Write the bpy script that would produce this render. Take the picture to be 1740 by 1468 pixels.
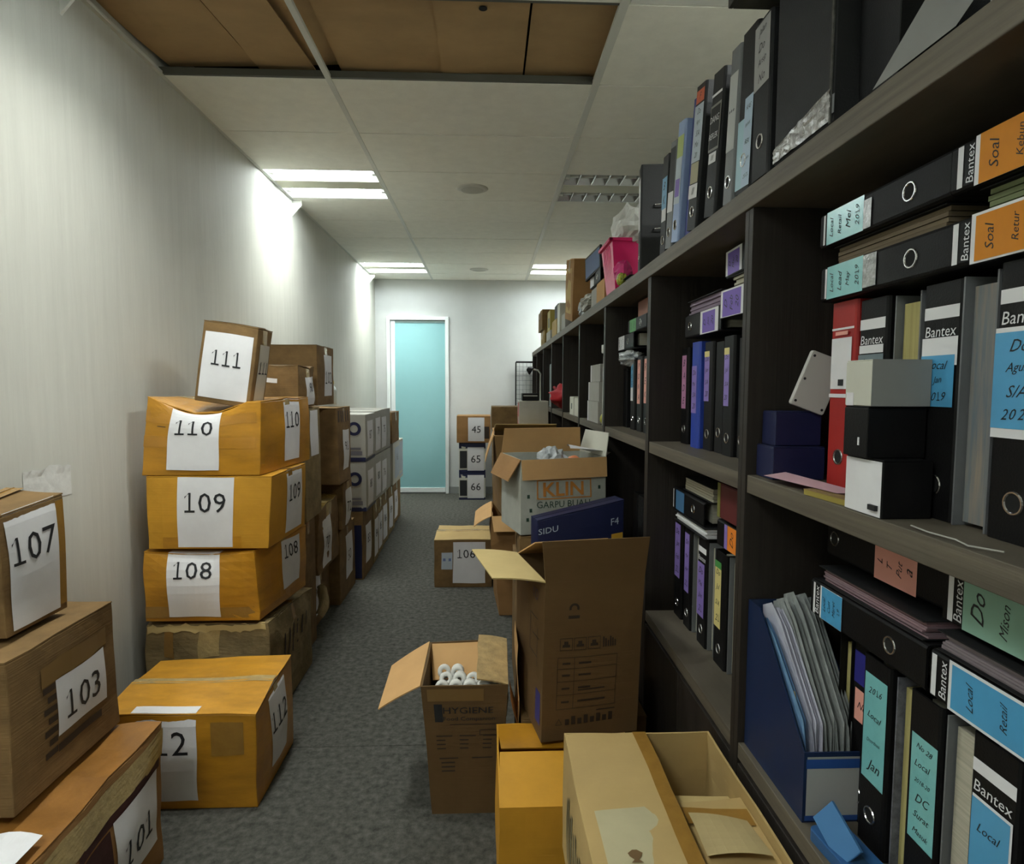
import bpy, bmesh, math, random
from mathutils import Matrix, Vector, noise
from math import pi, sin, cos, radians as R

for o in list(bpy.data.objects):
    bpy.data.objects.remove(o)
SC = bpy.context.scene
COL = SC.collection

# ---------------------------------------------------------------- camera
CAM_Z = 1.4024
cd = bpy.data.cameras.new('camera')
cd.sensor_fit = 'HORIZONTAL'
cd.sensor_width = 36.0
cd.lens = 36.0 * 1062.5 / 1740.0
cd.clip_start = 0.02
cam = bpy.data.objects.new('camera', cd)
COL.objects.link(cam)
cam.matrix_world = (Matrix.Translation((0, 0, CAM_Z)) @ Matrix.Rotation(-0.0386, 4, 'Z')
                    @ Matrix.Rotation(pi / 2 - 0.0723, 4, 'X') @ Matrix.Rotation(0.0039, 4, 'Z'))
SC.camera = cam

# ---------------------------------------------------------------- world, exposure
w = bpy.data.worlds.new('world')
SC.world = w
w.use_nodes = True
w.node_tree.nodes['Background'].inputs[0].default_value = (0.8, 0.86, 0.9, 1)
w.node_tree.nodes['Background'].inputs[1].default_value = 0.05
SC.view_settings.view_transform = 'Standard'
SC.view_settings.look = 'None'
SC.view_settings.gamma = 1.0
SC.view_settings.use_curve_mapping = False
SC.view_settings.exposure = 1.62
LAMP_W = 7.0          # watts of each lit trough
TUBE_E = 14.0         # glow of a lit tube

# ---------------------------------------------------------------- materials
def lin(c):
    if isinstance(c, str):
        c = [int(c[i:i + 2], 16) / 255 for i in (0, 2, 4)]
    return tuple(x / 12.92 if x <= .04045 else ((x + .055) / 1.055) ** 2.4 for x in c) + (1,)

MATS = {}
def mat(name, col, rough=.6, var=0.0, scale=(8, 8, 8), bump=0.0, bscale=(60, 60, 60), spec=.5,
        metal=0.0, emit=None, alpha=1.0, coat=0.0, var2=None, trans=0.0):
    if name in MATS:
        return MATS[name]
    m = bpy.data.materials.new(name)
    m.use_nodes = True
    nt = m.node_tree
    b = nt.nodes['Principled BSDF']
    b.inputs['Roughness'].default_value = rough
    b.inputs['Metallic'].default_value = metal
    b.inputs['Specular IOR Level'].default_value = spec
    b.inputs['Coat Weight'].default_value = coat
    b.inputs['Coat Roughness'].default_value = .25
    b.inputs['Alpha'].default_value = alpha
    b.inputs['Transmission Weight'].default_value = trans
    c = lin(col)
    b.inputs['Base Color'].default_value = c
    m.diffuse_color = c
    if var or bump:
        tc = nt.nodes.new('ShaderNodeTexCoord')
    if var:
        mp = nt.nodes.new('ShaderNodeMapping')
        mp.inputs['Scale'].default_value = scale
        nz = nt.nodes.new('ShaderNodeTexNoise')
        nz.inputs['Scale'].default_value = 1.0
        nz.inputs['Detail'].default_value = 6
        nz.inputs['Roughness'].default_value = .65
        rp = nt.nodes.new('ShaderNodeValToRGB')
        rp.color_ramp.elements[0].position = .3
        rp.color_ramp.elements[1].position = .7
        d = lin(var2) if var2 else tuple(x * (1 - var) for x in c[:3]) + (1,)
        e = tuple(min(1, x * (1 + var * .6)) for x in c[:3]) + (1,)
        rp.color_ramp.elements[0].color = d
        rp.color_ramp.elements[1].color = e
        nt.links.new(tc.outputs['Object'], mp.inputs[0])
        nt.links.new(mp.outputs[0], nz.inputs['Vector'])
        nt.links.new(nz.outputs['Fac'], rp.inputs[0])
        nt.links.new(rp.outputs[0], b.inputs['Base Color'])
    if bump:
        mp2 = nt.nodes.new('ShaderNodeMapping')
        mp2.inputs['Scale'].default_value = bscale
        n2 = nt.nodes.new('ShaderNodeTexNoise')
        n2.inputs['Scale'].default_value = 1.0
        n2.inputs['Detail'].default_value = 4
        bp = nt.nodes.new('ShaderNodeBump')
        bp.inputs['Strength'].default_value = bump
        bp.inputs['Distance'].default_value = .004
        nt.links.new(tc.outputs['Object'], mp2.inputs[0])
        nt.links.new(mp2.outputs[0], n2.inputs['Vector'])
        nt.links.new(n2.outputs['Fac'], bp.inputs['Height'])
        nt.links.new(bp.outputs[0], b.inputs['Normal'])
    if emit:
        b.inputs['Emission Color'].default_value = lin(emit[0])
        b.inputs['Emission Strength'].default_value = emit[1]
    MATS[name] = m
    return m

WALL = mat('wallpaper', 'BFBFB6', .75, .07, (30, 30, 2.2), .25, (90, 90, 9), .25)
FARW = mat('far wall paint', 'C4C7C5', .8, .05, (3, 3, 3), .1, (80, 80, 80), .25)
CARPET = mat('carpet', '565650', .95, .55, (38, 38, 38), .8, (260, 260, 260), .1)
TILE = mat('ceiling tile', 'F2F2E8', .9, .05, (14, 14, 14), .3, (200, 200, 200), .15)
BAR = mat('ceiling bar', 'D2D4CC', .5, spec=.3)
VOID = mat('ceiling void', '2A2724', .9)
CEILBOARD = mat('ceiling cardboard', 'B2966E', .85, .14, (3, 5, 5), .1, (20, 300, 20), .15)
WHITE = mat('white painted metal', 'E4E6E0', .45)
DOORF = mat('door frame white', 'E6ECEC', .4)
GLASS = mat('frosted door glass', '93C6CA', .28, .05, (1, 1, 1), spec=.6)
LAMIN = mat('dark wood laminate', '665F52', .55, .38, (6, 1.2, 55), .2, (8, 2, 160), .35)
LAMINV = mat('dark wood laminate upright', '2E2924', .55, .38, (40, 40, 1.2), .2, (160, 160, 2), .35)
KRAFT = mat('kraft cardboard', '9A7448', .75, .16, (5, 5, 9), .15, (6, 6, 240), .25)
KRAFTD = mat('dull cardboard', '7C623E', .8, .3, (9, 9, 12), .25, (6, 6, 240), .25)
KRAFTG = mat('worn grey cardboard', '8C7A56', .85, .34, (11, 11, 11), .5, (40, 40, 90), .2)
YELLOW = mat('tape covered cardboard', 'BC8420', .4, .34, (3, 3, 13), .35, (9, 9, 26), .45, coat=.25)
YELLOWP = mat('golden cardboard', 'C8922C', .6, .16, (5, 5, 5), .1, (6, 6, 200), .3)
CREAM = mat('cream cardboard', 'BBA06A', .75, .1, (4, 4, 4), .12, (6, 200, 6), .25)
PEACH = mat('inner cardboard', 'C9A06C', .8, .08, (6, 6, 6), .1, (6, 6, 240), .2)
PALE = mat('pale flap', 'CDB67E', .75, .08, (5, 5, 5), spec=.2)
TAPE = mat('brown packing tape', '9B7433', .25, .15, (20, 20, 20), .2, (50, 50, 50), .6, coat=.4)
CLEAR = mat('glossy clear tape', 'B9A26F', .18, .2, (30, 30, 30), .5, (60, 60, 60), .6, coat=.6)
PAPER = mat('white paper', 'E2E2E4', .7, .05, (9, 9, 9), .15, (14, 14, 14), .25)
PAPERB = mat('bluish paper', 'B9C4CE', .7, .08, (9, 9, 9), .2, (14, 14, 14), .25)
INK = mat('black ink', '1E2024', .6)
INKB = mat('brown print', '33261A', .7)
GREYBOX = mat('light grey carton', 'A7A69E', .7, .08, (6, 6, 6), spec=.25)
CARTONW = mat('white carton', 'C9C9BC', .6, .06, (6, 6, 6), spec=.3)
NAVY = mat('navy print', '1B2248', .45, .1, (6, 6, 6))
BLUEP = mat('blue plastic', '17294C', .4, .08, (5, 5, 5))
BLUEL = mat('light blue plastic', '2C5A8C', .35)
BLK = mat('black plastic', '121213', .5, .12, (12, 12, 12), .12, (300, 300, 300), .22)
BLK2 = mat('charcoal board', '232425', .55, .12, (12, 12, 12), .12, (300, 300, 300), .25)
GREYB = mat('grey binder board', '6F7274', .5, .1, (12, 12, 12), .1, (200, 200, 200), .4)
BLUEB = mat('blue binder', '2A45A8', .45)
REDB = mat('red binder', 'A62320', .45, .08, (9, 9, 9))
METAL = mat('chrome', 'C8C8C8', .22, metal=1.0)
HOLE = mat('dark hole', '060606', .9)
PAGES = mat('paper sheets edge', 'B6B2A0', .85, .25, (3, 3, 220), spec=.1)
PAGESV = mat('paper sheets edge upright', 'A8A596', .85, .25, (220, 3, 3), spec=.1)
PAGEY = mat('yellowish sheets', 'B3AA72', .85, .25, (160, 3, 3), spec=.1)
LAB = {
    'white': PAPER,
    'teal': mat('teal label', '7CC4C6', .22, .1, (8, 8, 8), .3, (20, 20, 20), .6, coat=.5),
    'blue': mat('blue label', '4FA3D2', .28, .08, (8, 8, 8), .2, (20, 20, 20), .6, coat=.4),
    'orange': mat('orange label', 'CF8420', .5, .1, (8, 8, 8), .2, (20, 20, 20), .25),
    'neon': mat('bright orange label', 'F08A2E', .5),
    'purple': mat('purple label', '8F7AC4', .5, .08, (8, 8, 8)),
    'violet': mat('deep purple label', '6A48B0', .45),
    'pink': mat('pink label', 'E7A394', .5),
    'rose': mat('rose label', 'C58DB4', .5),
    'yellow': mat('yellow label', 'E2D38A', .5),
    'green': mat('green label', '4E9A4E', .5),
    'grey': mat('grey blue label', '6E7F86', .4),
    'mint': mat('mint label', '8FB8A4', .4),
}

# ---------------------------------------------------------------- helpers
def mk(name, V, F, m, parent=None, smooth=False, bev=0.0):
    me = bpy.data.meshes.new(name)
    me.from_pydata([tuple(v) for v in V], [], F)
    me.materials.append(m)
    if smooth:
        me.polygons.foreach_set('use_smooth', [True] * len(me.polygons))
    me.update()
    o = bpy.data.objects.new(name, me)
    COL.objects.link(o)
    if parent:
        o.parent = parent
    if bev:
        md = o.modifiers.new('bevel', 'BEVEL')
        md.width = bev
        md.segments = 2
        md.limit_method = 'ANGLE'
        md.angle_limit = R(50)
    return o

def share(name, me, parent):
    o = bpy.data.objects.new(name, me)
    COL.objects.link(o)
    o.parent = parent
    return o

def tag(o, label, cat, group=None):
    o['label'] = label
    o['category'] = cat
    if group:
        o['group'] = group
    return o

def struct(o):
    o['kind'] = 'structure'
    return o

def thing(name, label, cat, M, group=None):
    o = bpy.data.objects.new(name, None)
    o.empty_display_size = .05
    COL.objects.link(o)
    o.matrix_basis = M if isinstance(M, Matrix) else Matrix.Translation(M)
    return tag(o, label, cat, group)

QUADS = [(0, 3, 2, 1), (4, 5, 6, 7), (0, 1, 5, 4), (1, 2, 6, 5), (2, 3, 7, 6), (3, 0, 4, 7)]
class G:
    """collects geometry"""
    def __init__(s):
        s.V, s.F = [], []
    def add(s, V, F):
        n = len(s.V)
        s.V += [Vector(v) for v in V]
        s.F += [tuple(i + n for i in f) for f in F]
        return s
    def box(s, x0, x1, y0, y1, z0, z1):
        return s.add([(x0, y0, z0), (x1, y0, z0), (x1, y1, z0), (x0, y1, z0),
                      (x0, y0, z1), (x1, y0, z1), (x1, y1, z1), (x0, y1, z1)], QUADS)
    def hexa(s, P):
        return s.add(P, QUADS)
    def tube(s, pts, r, n=8, cap=True):
        pts = [Vector(p) for p in pts]
        rr = r if isinstance(r, (list, tuple)) else [r] * len(pts)
        V, F = [], []
        for i, p in enumerate(pts):
            t = (pts[min(i + 1, len(pts) - 1)] - pts[max(i - 1, 0)]).normalized()
            a = t.orthogonal().normalized() if i == 0 else (pa - t * pa.dot(t)).normalized()
            pa = a
            b = t.cross(a)
            for k in range(n):
                V.append(p + (a * cos(2 * pi * k / n) + b * sin(2 * pi * k / n)) * rr[i])
        for i in range(len(pts) - 1):
            for k in range(n):
                F.append((i * n + k, i * n + (k + 1) % n, (i + 1) * n + (k + 1) % n, (i + 1) * n + k))
        if cap:
            F.append(tuple(range(n))[::-1])
            F.append(tuple(range((len(pts) - 1) * n, len(pts) * n)))
        return s.add(V, F)
    def lathe(s, prof, n=20, M=None):
        V, F = [], []
        for r, z in prof:
            for k in range(n):
                p = Vector((r * cos(2 * pi * k / n), r * sin(2 * pi * k / n), z))
                V.append(M @ p if M else p)
        for i in range(len(prof) - 1):
            for k in range(n):
                F.append((i * n + k, i * n + (k + 1) % n, (i + 1) * n + (k + 1) % n, (i + 1) * n + k))
        return s.add(V, F)
    def grid(s, fn, nu, nv):
        V = [fn(i / nu, j / nv) for j in range(nv + 1) for i in range(nu + 1)]
        F = [(j * (nu + 1) + i, j * (nu + 1) + i + 1, (j + 1) * (nu + 1) + i + 1, (j + 1) * (nu + 1) + i)
             for j in range(nv) for i in range(nu)]
        return s.add(V, F)
    def mesh(s, name, m, smooth=False):
        me = bpy.data.meshes.new(name)
        me.from_pydata([tuple(v) for v in s.V], [], s.F)
        me.materials.append(m)
        if smooth:
            me.polygons.foreach_set('use_smooth', [True] * len(me.polygons))
        me.update()
        return me
    def obj(s, name, m, parent=None, smooth=False, bev=0.0):
        return mk(name, s.V, s.F, m, parent, smooth, bev)

TXT = {}
def text2d(body, shear=0.0, fine=False, bold=0.0):
    """flat letter shapes, centred on the origin; returns (verts, faces, width, height) at size 1"""
    key = (body, shear, fine, bold)
    if key in TXT:
        return TXT[key]
    if body.isdigit() and '1' in body:
        # printed sheet numerals: every 1 has a flag and a foot
        V, F, x = [], [], 0.0
        h0 = text2d('0', shear, fine, bold)[3]
        for ch in body:
            if ch == '1':
                t = .074
                for P4 in (((.20, 0), (.20 + t, 0), (.20 + t, h0), (.20, h0)), ((.06, 0), (.42, 0), (.42, t), (.06, t)),
                           ((.20, h0), (.20 + t, h0), (.06, h0 * .80), (.06, h0 * .80 - .065))):
                    n = len(V)
                    for a in range(5):
                        for b_ in range(2):
                            f = a / 4
                            A, B, C_, D_ = P4
                            if P4[0][1] == 0 and P4[1][1] == 0 and P4[2][1] < .1:
                                q0 = (A[0] + (B[0] - A[0]) * f, A[1] if b_ == 0 else D_[1])
                            else:
                                lo = (A[0] + (D_[0] - A[0]) * f, A[1] + (D_[1] - A[1]) * f)
                                hi = (B[0] + (C_[0] - B[0]) * f, B[1] + (C_[1] - B[1]) * f)
                                q0 = lo if b_ == 0 else hi
                            V.append((x + q0[0], q0[1]))
                    F += [(n + 2 * a, n + 2 * a + 1, n + 2 * a + 3, n + 2 * a + 2) for a in range(4)]
                x += .50
            else:
                v, f_, tw, th = text2d(ch, shear, fine, bold)
                n = len(V)
                V += [(x + .045 + tw / 2 + a, b_ + th / 2) for a, b_ in v]
                F += [tuple(i + n for i in q) for q in f_]
                x += tw + .09
        xs = [v[0] for v in V]
        cx = (min(xs) + max(xs)) / 2
        r = ([(a - cx, b_ - h0 / 2) for a, b_ in V], F, max(xs) - min(xs), h0)
        TXT[key] = r
        return r
    cu = bpy.data.curves.new('t', 'FONT')
    cu.body = body
    cu.size = 1.0
    cu.shear = shear
    cu.offset = bold
    cu.align_x = 'CENTER'
    cu.resolution_u = 2
    ob = bpy.data.objects.new('t', cu)
    me = bpy.data.meshes.new_from_object(ob)
    bm = bmesh.new()
    bm.from_mesh(me)
    bmesh.ops.remove_doubles(bm, verts=bm.verts, dist=1e-5)
    if fine:
        for _ in range(3):
            le = [e for e in bm.edges if e.calc_length() > .16]
            if not le:
                break
            bmesh.ops.subdivide_edges(bm, edges=le, cuts=1)
            bmesh.ops.triangulate(bm, faces=bm.faces[:])
    xs = [v.co.x for v in bm.verts]
    ys = [v.co.y for v in bm.verts]
    cx, cy = (min(xs) + max(xs)) / 2, (min(ys) + max(ys)) / 2
    bm.verts.index_update()
    V = [(v.co.x - cx, v.co.y - cy) for v in bm.verts]
    F = [tuple(v.index for v in f.verts) for f in bm.faces]
    r = (V, F, max(xs) - min(xs), max(ys) - min(ys))
    bm.free()
    bpy.data.objects.remove(ob)
    bpy.data.curves.remove(cu)
    bpy.data.meshes.remove(me)
    TXT[key] = r
    return r

# ---------------------------------------------------------------- cardboard boxes
class Box:
    """a carton: local x = width, y = depth (front at -d/2), z up from 0; everything on it follows the same sag"""
    def __init__(s, label, loc, w, d, h, m, rot=0, seed=0, amp=.004, off=None, tilt=(0, 0), bulge=.006,
                 dip=None, name='cardboard_box', cat='box', group=None, n=8, free=False):
        s.w, s.d, s.h, s.m, s.amp, s.seed, s.bulge, s.dip = w, d, h, m, amp, seed, bulge, dip
        s.off = off or {}
        M = (Matrix.Translation(loc) @ Matrix.Rotation(R(rot), 4, 'Z')
             @ Matrix.Rotation(R(tilt[0]), 4, 'X') @ Matrix.Rotation(R(tilt[1]), 4, 'Y'))
        s.e = thing(name, label, cat, M, group)
        s.n = n
        s.top = .005
    def D(s, p):
        x, y, z = p
        fx, fy, fz = (x + s.w / 2) / s.w, (y + s.d / 2) / s.d, z / s.h
        q = Vector((x, y, z))
        cx, cy, cz = [min(1.15, max(-.15, t)) for t in (fx, fy, fz)]
        for k, v in s.off.items():
            wt = (cx if k[0] == 'r' else 1 - cx) * (cy if k[1] == 'b' else 1 - cy) * (cz if k[2] == 't' else 1 - cz)
            q += Vector(v) * wt
        c01 = [min(1, max(0, t)) for t in (fx, fy, fz)]
        bz = 4 * c01[2] * (1 - c01[2])
        by = 4 * c01[1] * (1 - c01[1])
        bx = 4 * c01[0] * (1 - c01[0])
        q.x += s.bulge * (2 * c01[0] - 1) * bz * by
        q.y += s.bulge * (2 * c01[1] - 1) * bz * bx
        if s.amp:
            g = min(1.0, max(0.0, z / .03))
            q += Vector(noise.noise_vector(Vector((x, y, z)) * 7 + Vector((s.seed * 3.7, s.seed, 1.3)))) * s.amp * g
        if s.dip:
            q += Vector(s.dip(c01[0], c01[1], c01[2]))
        return q
    def P(s, face, u, v, o):
        w, d, h = s.w, s.d, s.h
        t = h + o + s.top
        if face == 'front':
            p = (-w / 2 + u, -d / 2 - o, v) if v <= h else (-w / 2 + u, -d / 2 + (v - h), t)
        elif face == 'right':
            p = (w / 2 + o, -d / 2 + u, v) if v <= h else (w / 2 - (v - h), -d / 2 + u, t)
        elif face == 'left':
            p = (-w / 2 - o, d / 2 - u, v) if v <= h else (-w / 2 + (v - h), d / 2 - u, t)
        elif face == 'back':
            p = (w / 2 - u, d / 2 + o, v)
        else:
            p = (-w / 2 + u, -d / 2 + v, t)
        return s.D(p)
    def patch(s, name, face, u0, v0, u1, v1, m, o=.0012, n=7, jag=0.0, shear=0.0):
        rnd = random.Random(s.seed * 7 + int(u0 * 1000))
        def fn(a, b):
            vv = v0 + (v1 - v0) * b
            if jag and (a in (0, 1) or b in (0, 1)):
                vv += rnd.uniform(-jag, jag)
            return s.P(face, u0 + (u1 - u0) * a + shear * b, vv, o)
        return G().grid(fn, n, n).obj(name, m, s.e, smooth=False)
    def text(s, face, uc, vc, body, size, m=None, o=.0026, squash=1.0, shear=0.0, slope=0.0, name='lettering', parent=None, bold=0.0):
        V, F, tw, th = text2d(body, shear, True, bold)
        P = [s.P(face, uc + x * size * squash, vc + y * size + slope * x * size, o) for x, y in V]
        return mk(name, P, F, m or INK, parent or s.e)
    def rects(s, face, L, m, o=.0014, name='print'):
        g = G()
        for u0, v0, u1, v1 in L:
            n = max(1, int(max(abs(u1 - u0), abs(v1 - v0)) / .04))
            g.grid(lambda a, b: s.P(face, u0 + (u1 - u0) * a, v0 + (v1 - v0) * b, o), n, n)
        return g.obj(name, m, s.e)
    def label(s, face, u0, v0, w_, h_, num, size=.105, m=None, tv=.68, shear=0.0, squash=1.0, tu=.5, n=9, o=.0014):
        """a sheet of paper with its number"""
        p = s.patch('paper_label', face, u0, v0, u0 + w_, v0 + h_, m or PAPER, o, n, shear=shear)
        if num:
            s.text(face, u0 + w_ * tu + shear * tv, v0 + h_ * tv, num, size, squash=squash, parent=p, o=o + .0013)
        return p
    def body(s):
        w, d, h, n = s.w, s.d, s.h, s.n
        bm = bmesh.new()
        bmesh.ops.create_cube(bm, size=1)
        bmesh.ops.subdivide_edges(bm, edges=bm.edges[:], cuts=n - 1, use_grid_fill=True)
        bm.verts.index_update()
        V = [s.D((v.co.x * w, v.co.y * d, (v.co.z + .5) * h)) for v in bm.verts]
        F = [tuple(v.index for v in f.verts) for f in bm.faces]
        bm.free()
        return mk('body', V, F, s.m, s.e, bev=.003)
    def slab(s, name, x0, x1, y0, y1, z0, z1, m, lift=None, n=5):
        """thin sheet lying on the box (a flap)"""
        g = G()
        L = lift or (lambda a, b: 0)
        up = lambda a, b: s.D((x0 + (x1 - x0) * a, y0 + (y1 - y0) * b, z1)) + Vector((0, 0, L(a, b)))
        dn = lambda a, b: s.D((x0 + (x1 - x0) * a, y0 + (y1 - y0) * b, z0)) + Vector((0, 0, L(a, b)))
        g.grid(up, n, n)
        g.grid(lambda a, b: dn(1 - a, b), n, n)
        for f in ((lambda a: (a, 0)), (lambda a: (1, a)), (lambda a: (1 - a, 1)), (lambda a: (0, 1 - a))):
            g.grid(lambda a, b: (up if b else dn)(*f(a)), n, 1)
        return g.obj(name, m, s.e)
    def closed(s, seam='x', tape=TAPE, lift=.0, gap=.002, fm=None, tw=.05):
        w, d, h = s.w, s.d, s.h
        s.body()
        m = fm or s.m
        if seam == 'x':
            s.slab('flap', -w / 2, w / 2, -d / 2, -gap, h + .0005, h + .0045, m, lambda a, b: lift * b * b)
            s.slab('flap', -w / 2, w / 2, gap, d / 2, h + .0005, h + .0045, m, lambda a, b: lift * .6 * (1 - b) ** 2)
            if tape:
                s.patch('tape', 'top', 0, d / 2 - tw / 2, w, d / 2 + tw / 2, tape, .001 + lift * .8)
                s.patch('tape', 'right', d / 2 - tw / 2, h - .08, d / 2 + tw / 2, h, tape, .0011)
                s.patch('tape', 'left', d / 2 - tw / 2, h - .08, d / 2 + tw / 2, h, tape, .0011)
        else:
            s.slab('flap', -w / 2, -gap, -d / 2, d / 2, h + .0005, h + .0045, m, lambda a, b: lift * a * a)
            s.slab('flap', gap, w / 2, -d / 2, d / 2, h + .0005, h + .0045, m, lambda a, b: lift * .6 * (1 - a) ** 2)
            if tape:
                s.patch('tape', 'top', w / 2 - tw / 2, 0, w / 2 + tw / 2, d, tape, .001 + lift * .8)
                s.patch('tape', 'front', w / 2 - tw / 2, h - .08, w / 2 + tw / 2, h, tape, .0011)
        return s
    def open(s, t=.005, inner=None):
        w, d, h, n = s.w, s.d, s.h, 6
        g = G()
        pts = lambda i: (w / 2 - i, d / 2 - i)
        for sx, sy, face in ((0, -1, 'f'), (1, 0, 'r'), (0, 1, 'b'), (-1, 0, 'l')):
            for i, flip in ((0, False), (t, True)):
                X, Y = pts(i)
                def fn(a, b, face=face, X=X, Y=Y, flip=flip, i=i):
                    if flip:
                        a = 1 - a
                    z = i + (h - i) * b
                    if face == 'f': return s.D((-X + 2 * X * a, -Y, z))
                    if face == 'r': return s.D((X, -Y + 2 * Y * a, z))
                    if face == 'b': return s.D((X - 2 * X * a, Y, z))
                    return s.D((-X, Y - 2 * Y * a, z))
                g.grid(fn, n, n)
        for z, i in ((0, 0), (t, t)):
            X, Y = pts(i)
            g.grid(lambda a, b: s.D(((-X + 2 * X * a) * (1 if z else -1), -Y + 2 * Y * b, z)), n, n)
        X, Y = pts(0); x, y = pts(t)
        for A, B in (((-1, -1), (1, -1)), ((1, -1), (1, 1)), ((1, 1), (-1, 1)), ((-1, 1), (-1, -1))):
            g.grid(lambda a, b: s.D((((A[0] + (B[0] - A[0]) * a) * (X if not b else x)),
                                     ((A[1] + (B[1] - A[1]) * a) * (Y if not b else y)), h)), n, 1)
        g.obj('body', s.m, s.e)
        return s
    def flap(s, side, length, ang, m=None, curl=0.0, inset=.012, cut=(0, 1), skew=0.0, jag=0.0):
        """flap hinged on a top edge; angle 0 = standing, 90 = flat outwards, 180 = hanging, negative = inwards"""
        w, d, h = s.w, s.d, s.h
        A, B, nrm = {'f': ((-w / 2, -d / 2, h), (w / 2, -d / 2, h), (0, -1, 0)),
                     'b': ((w / 2, d / 2, h), (-w / 2, d / 2, h), (0, 1, 0)),
                     'r': ((w / 2, -d / 2, h), (w / 2, d / 2, h), (1, 0, 0)),
                     'l': ((-w / 2, d / 2, h), (-w / 2, -d / 2, h), (-1, 0, 0))}[side]
        A, B, nrm = s.D(A), s.D(B), Vector(nrm)
        ax = (B - A).normalized()
        A, B = A + (B - A) * cut[0], A + (B - A) * cut[1]
        n = 6
        rnd = random.Random(s.seed)
        rows = []
        pos = Vector((0, 0, 0))
        for j in range(n + 1):
            a = R(ang + curl * j / n)
            dr = Vector((0, 0, 1)) * cos(a) + nrm * sin(a)
            nn = Vector((0, 0, -1)) * sin(a) + nrm * cos(a)
            if j:
                pos = pos + dr * (length / n)
            i = inset * j / n
            row = []
            for k in range(5):
                f = k / 4
                q = (A + ax * i) * (1 - f) + (B - ax * i) * f + pos + ax * skew * j / n
                if j == n and jag:
                    q = q + dr * rnd.uniform(-jag, jag)
                row.append((q, nn))
            rows.append(row)
        g = G()
        V = [q for r in rows for q, nn in r] + [q - nn * .004 for r in rows for q, nn in r]
        F = []
        N = 5 * (n + 1)
        for j in range(n):
            for k in range(4):
                a, b, c, e = j * 5 + k, j * 5 + k + 1, j * 5 + k + 6, j * 5 + k + 5
                F += [(a, b, c, e), (N + a, N + e, N + c, N + b)]
        for k in range(4):
            F += [(k + 1, k, N + k, N + k + 1), (n * 5 + k, n * 5 + k + 1, N + n * 5 + k + 1, N + n * 5 + k)]
        for j in range(n):
            F += [(j * 5, j * 5 + 5, N + j * 5 + 5, N + j * 5), (j * 5 + 9, j * 5 + 4, N + j * 5 + 4, N + j * 5 + 9)]
        return g.add(V, F).obj('flap', m or s.m, s.e)

def bx(label, x0, x1, y0, y1, z0, z1, m, **k):
    return Box(label, ((x0 + x1) / 2, (y0 + y1) / 2, z0), x1 - x0, y1 - y0, z1 - z0, m, **k)

def rounded_prism(g, w, d, h, r, M=None, n=4):
    pts = []
    for cx, cy, a0 in ((w / 2 - r, d / 2 - r, 0), (-w / 2 + r, d / 2 - r, 90), (-w / 2 + r, -d / 2 + r, 180), (w / 2 - r, -d / 2 + r, 270)):
        for k in range(n + 1):
            a = R(a0 + 90 * k / n)
            pts.append((cx + r * cos(a), cy + r * sin(a)))
    N = len(pts)
    V = [Vector((x, y, 0)) for x, y in pts] + [Vector((x, y, h)) for x, y in pts]
    if M:
        V = [M @ v for v in V]
    F = [tuple(range(N))[::-1], tuple(range(N, 2 * N))] + [(i, (i + 1) % N, N + (i + 1) % N, N + i) for i in range(N)]
    return g.add(V, F)

# ================================================================ THE ROOM
XW, XR, Y0, YF, ZC = -1.45, 1.72, -1.6, 8.18, 2.77
XA, XB = -0.713, 0.487            # the two long ceiling runners
ROWS = [-1.273 + .6 * k - .6 for k in range(18)]   # tile rows, one edge falls at 2.327

fl = struct(G().box(XW, XR, Y0, YF, -.12, -.012).obj('floor', VOID))
for i, (a, b) in enumerate(((Y0, .55), (.55, 2.37), (2.37, 4.215), (4.215, 6.05), (6.05, YF))):
    G().box(XW, XR, a, b - .003, -.012, 0).obj('carpet_strip', CARPET, fl)
struct(G().box(XW - .1, XW, Y0 - .1, YF + .1, -.12, ZC + .3).obj('wall_left', WALL))
struct(G().box(XR, XR + .1, Y0 - .1, YF + .1, -.12, ZC + .3).obj('wall_right', WALL))
struct(G().box(XW, XR, Y0 - .1, Y0, -.12, ZC + .3).obj('wall_back', WALL))
DX0, DX1, DZ = -1.305, -.508, 2.298
struct(G().box(XW, DX0, YF, YF + .1, -.12, ZC + .3).box(DX1, XR, YF, YF + .1, -.12, ZC + .3)
       .box(DX0, DX1, YF, YF + .1, DZ, ZC + .3).box(DX0, DX1, YF + .09, YF + .1, -.12, DZ).obj('wall_far', FARW))
struct(G().box(DX1 + .002, XR, YF - .012, YF, .0, .09).obj('baseboard_far', mat('grey skirting', '8C8F8C', .6)))
struct(G().box(XW, DX0 - .002, YF - .012, YF, 0, .09).obj('baseboard_corner', MATS['grey skirting']))
# door: white frame, frosted pane, bottom rail
dr = bpy.data.objects.new('door_1', None)
COL.objects.link(dr)
struct(dr)
dr.location = ((DX0 + DX1) / 2, YF, 0)
hw = (DX1 - DX0) / 2
G().box(-hw, -hw + .045, -.03, .05, 0, DZ).box(hw - .045, hw, -.03, .05, 0, DZ).box(-hw + .045, hw - .045, -.03, .05, DZ - .045, DZ).obj('door_frame', DOORF, dr, bev=.004)
G().box(-hw + .05, -hw + .105, .0, .04, .012, DZ - .05).obj('door_stile', DOORF, dr, bev=.003)
G().box(-hw + .105, hw - .05, .012, .028, .075, DZ - .075).obj('glass_pane', GLASS, dr)
G().box(-hw + .105, hw - .05, .0, .04, .012, .075).obj('bottom_rail', DOORF, dr, bev=.003)
G().box(-hw + .105, hw - .05, .0, .04, DZ - .075, DZ - .05).obj('top_rail', mat('door rail grey', '9FB4B4', .4), dr)

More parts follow.
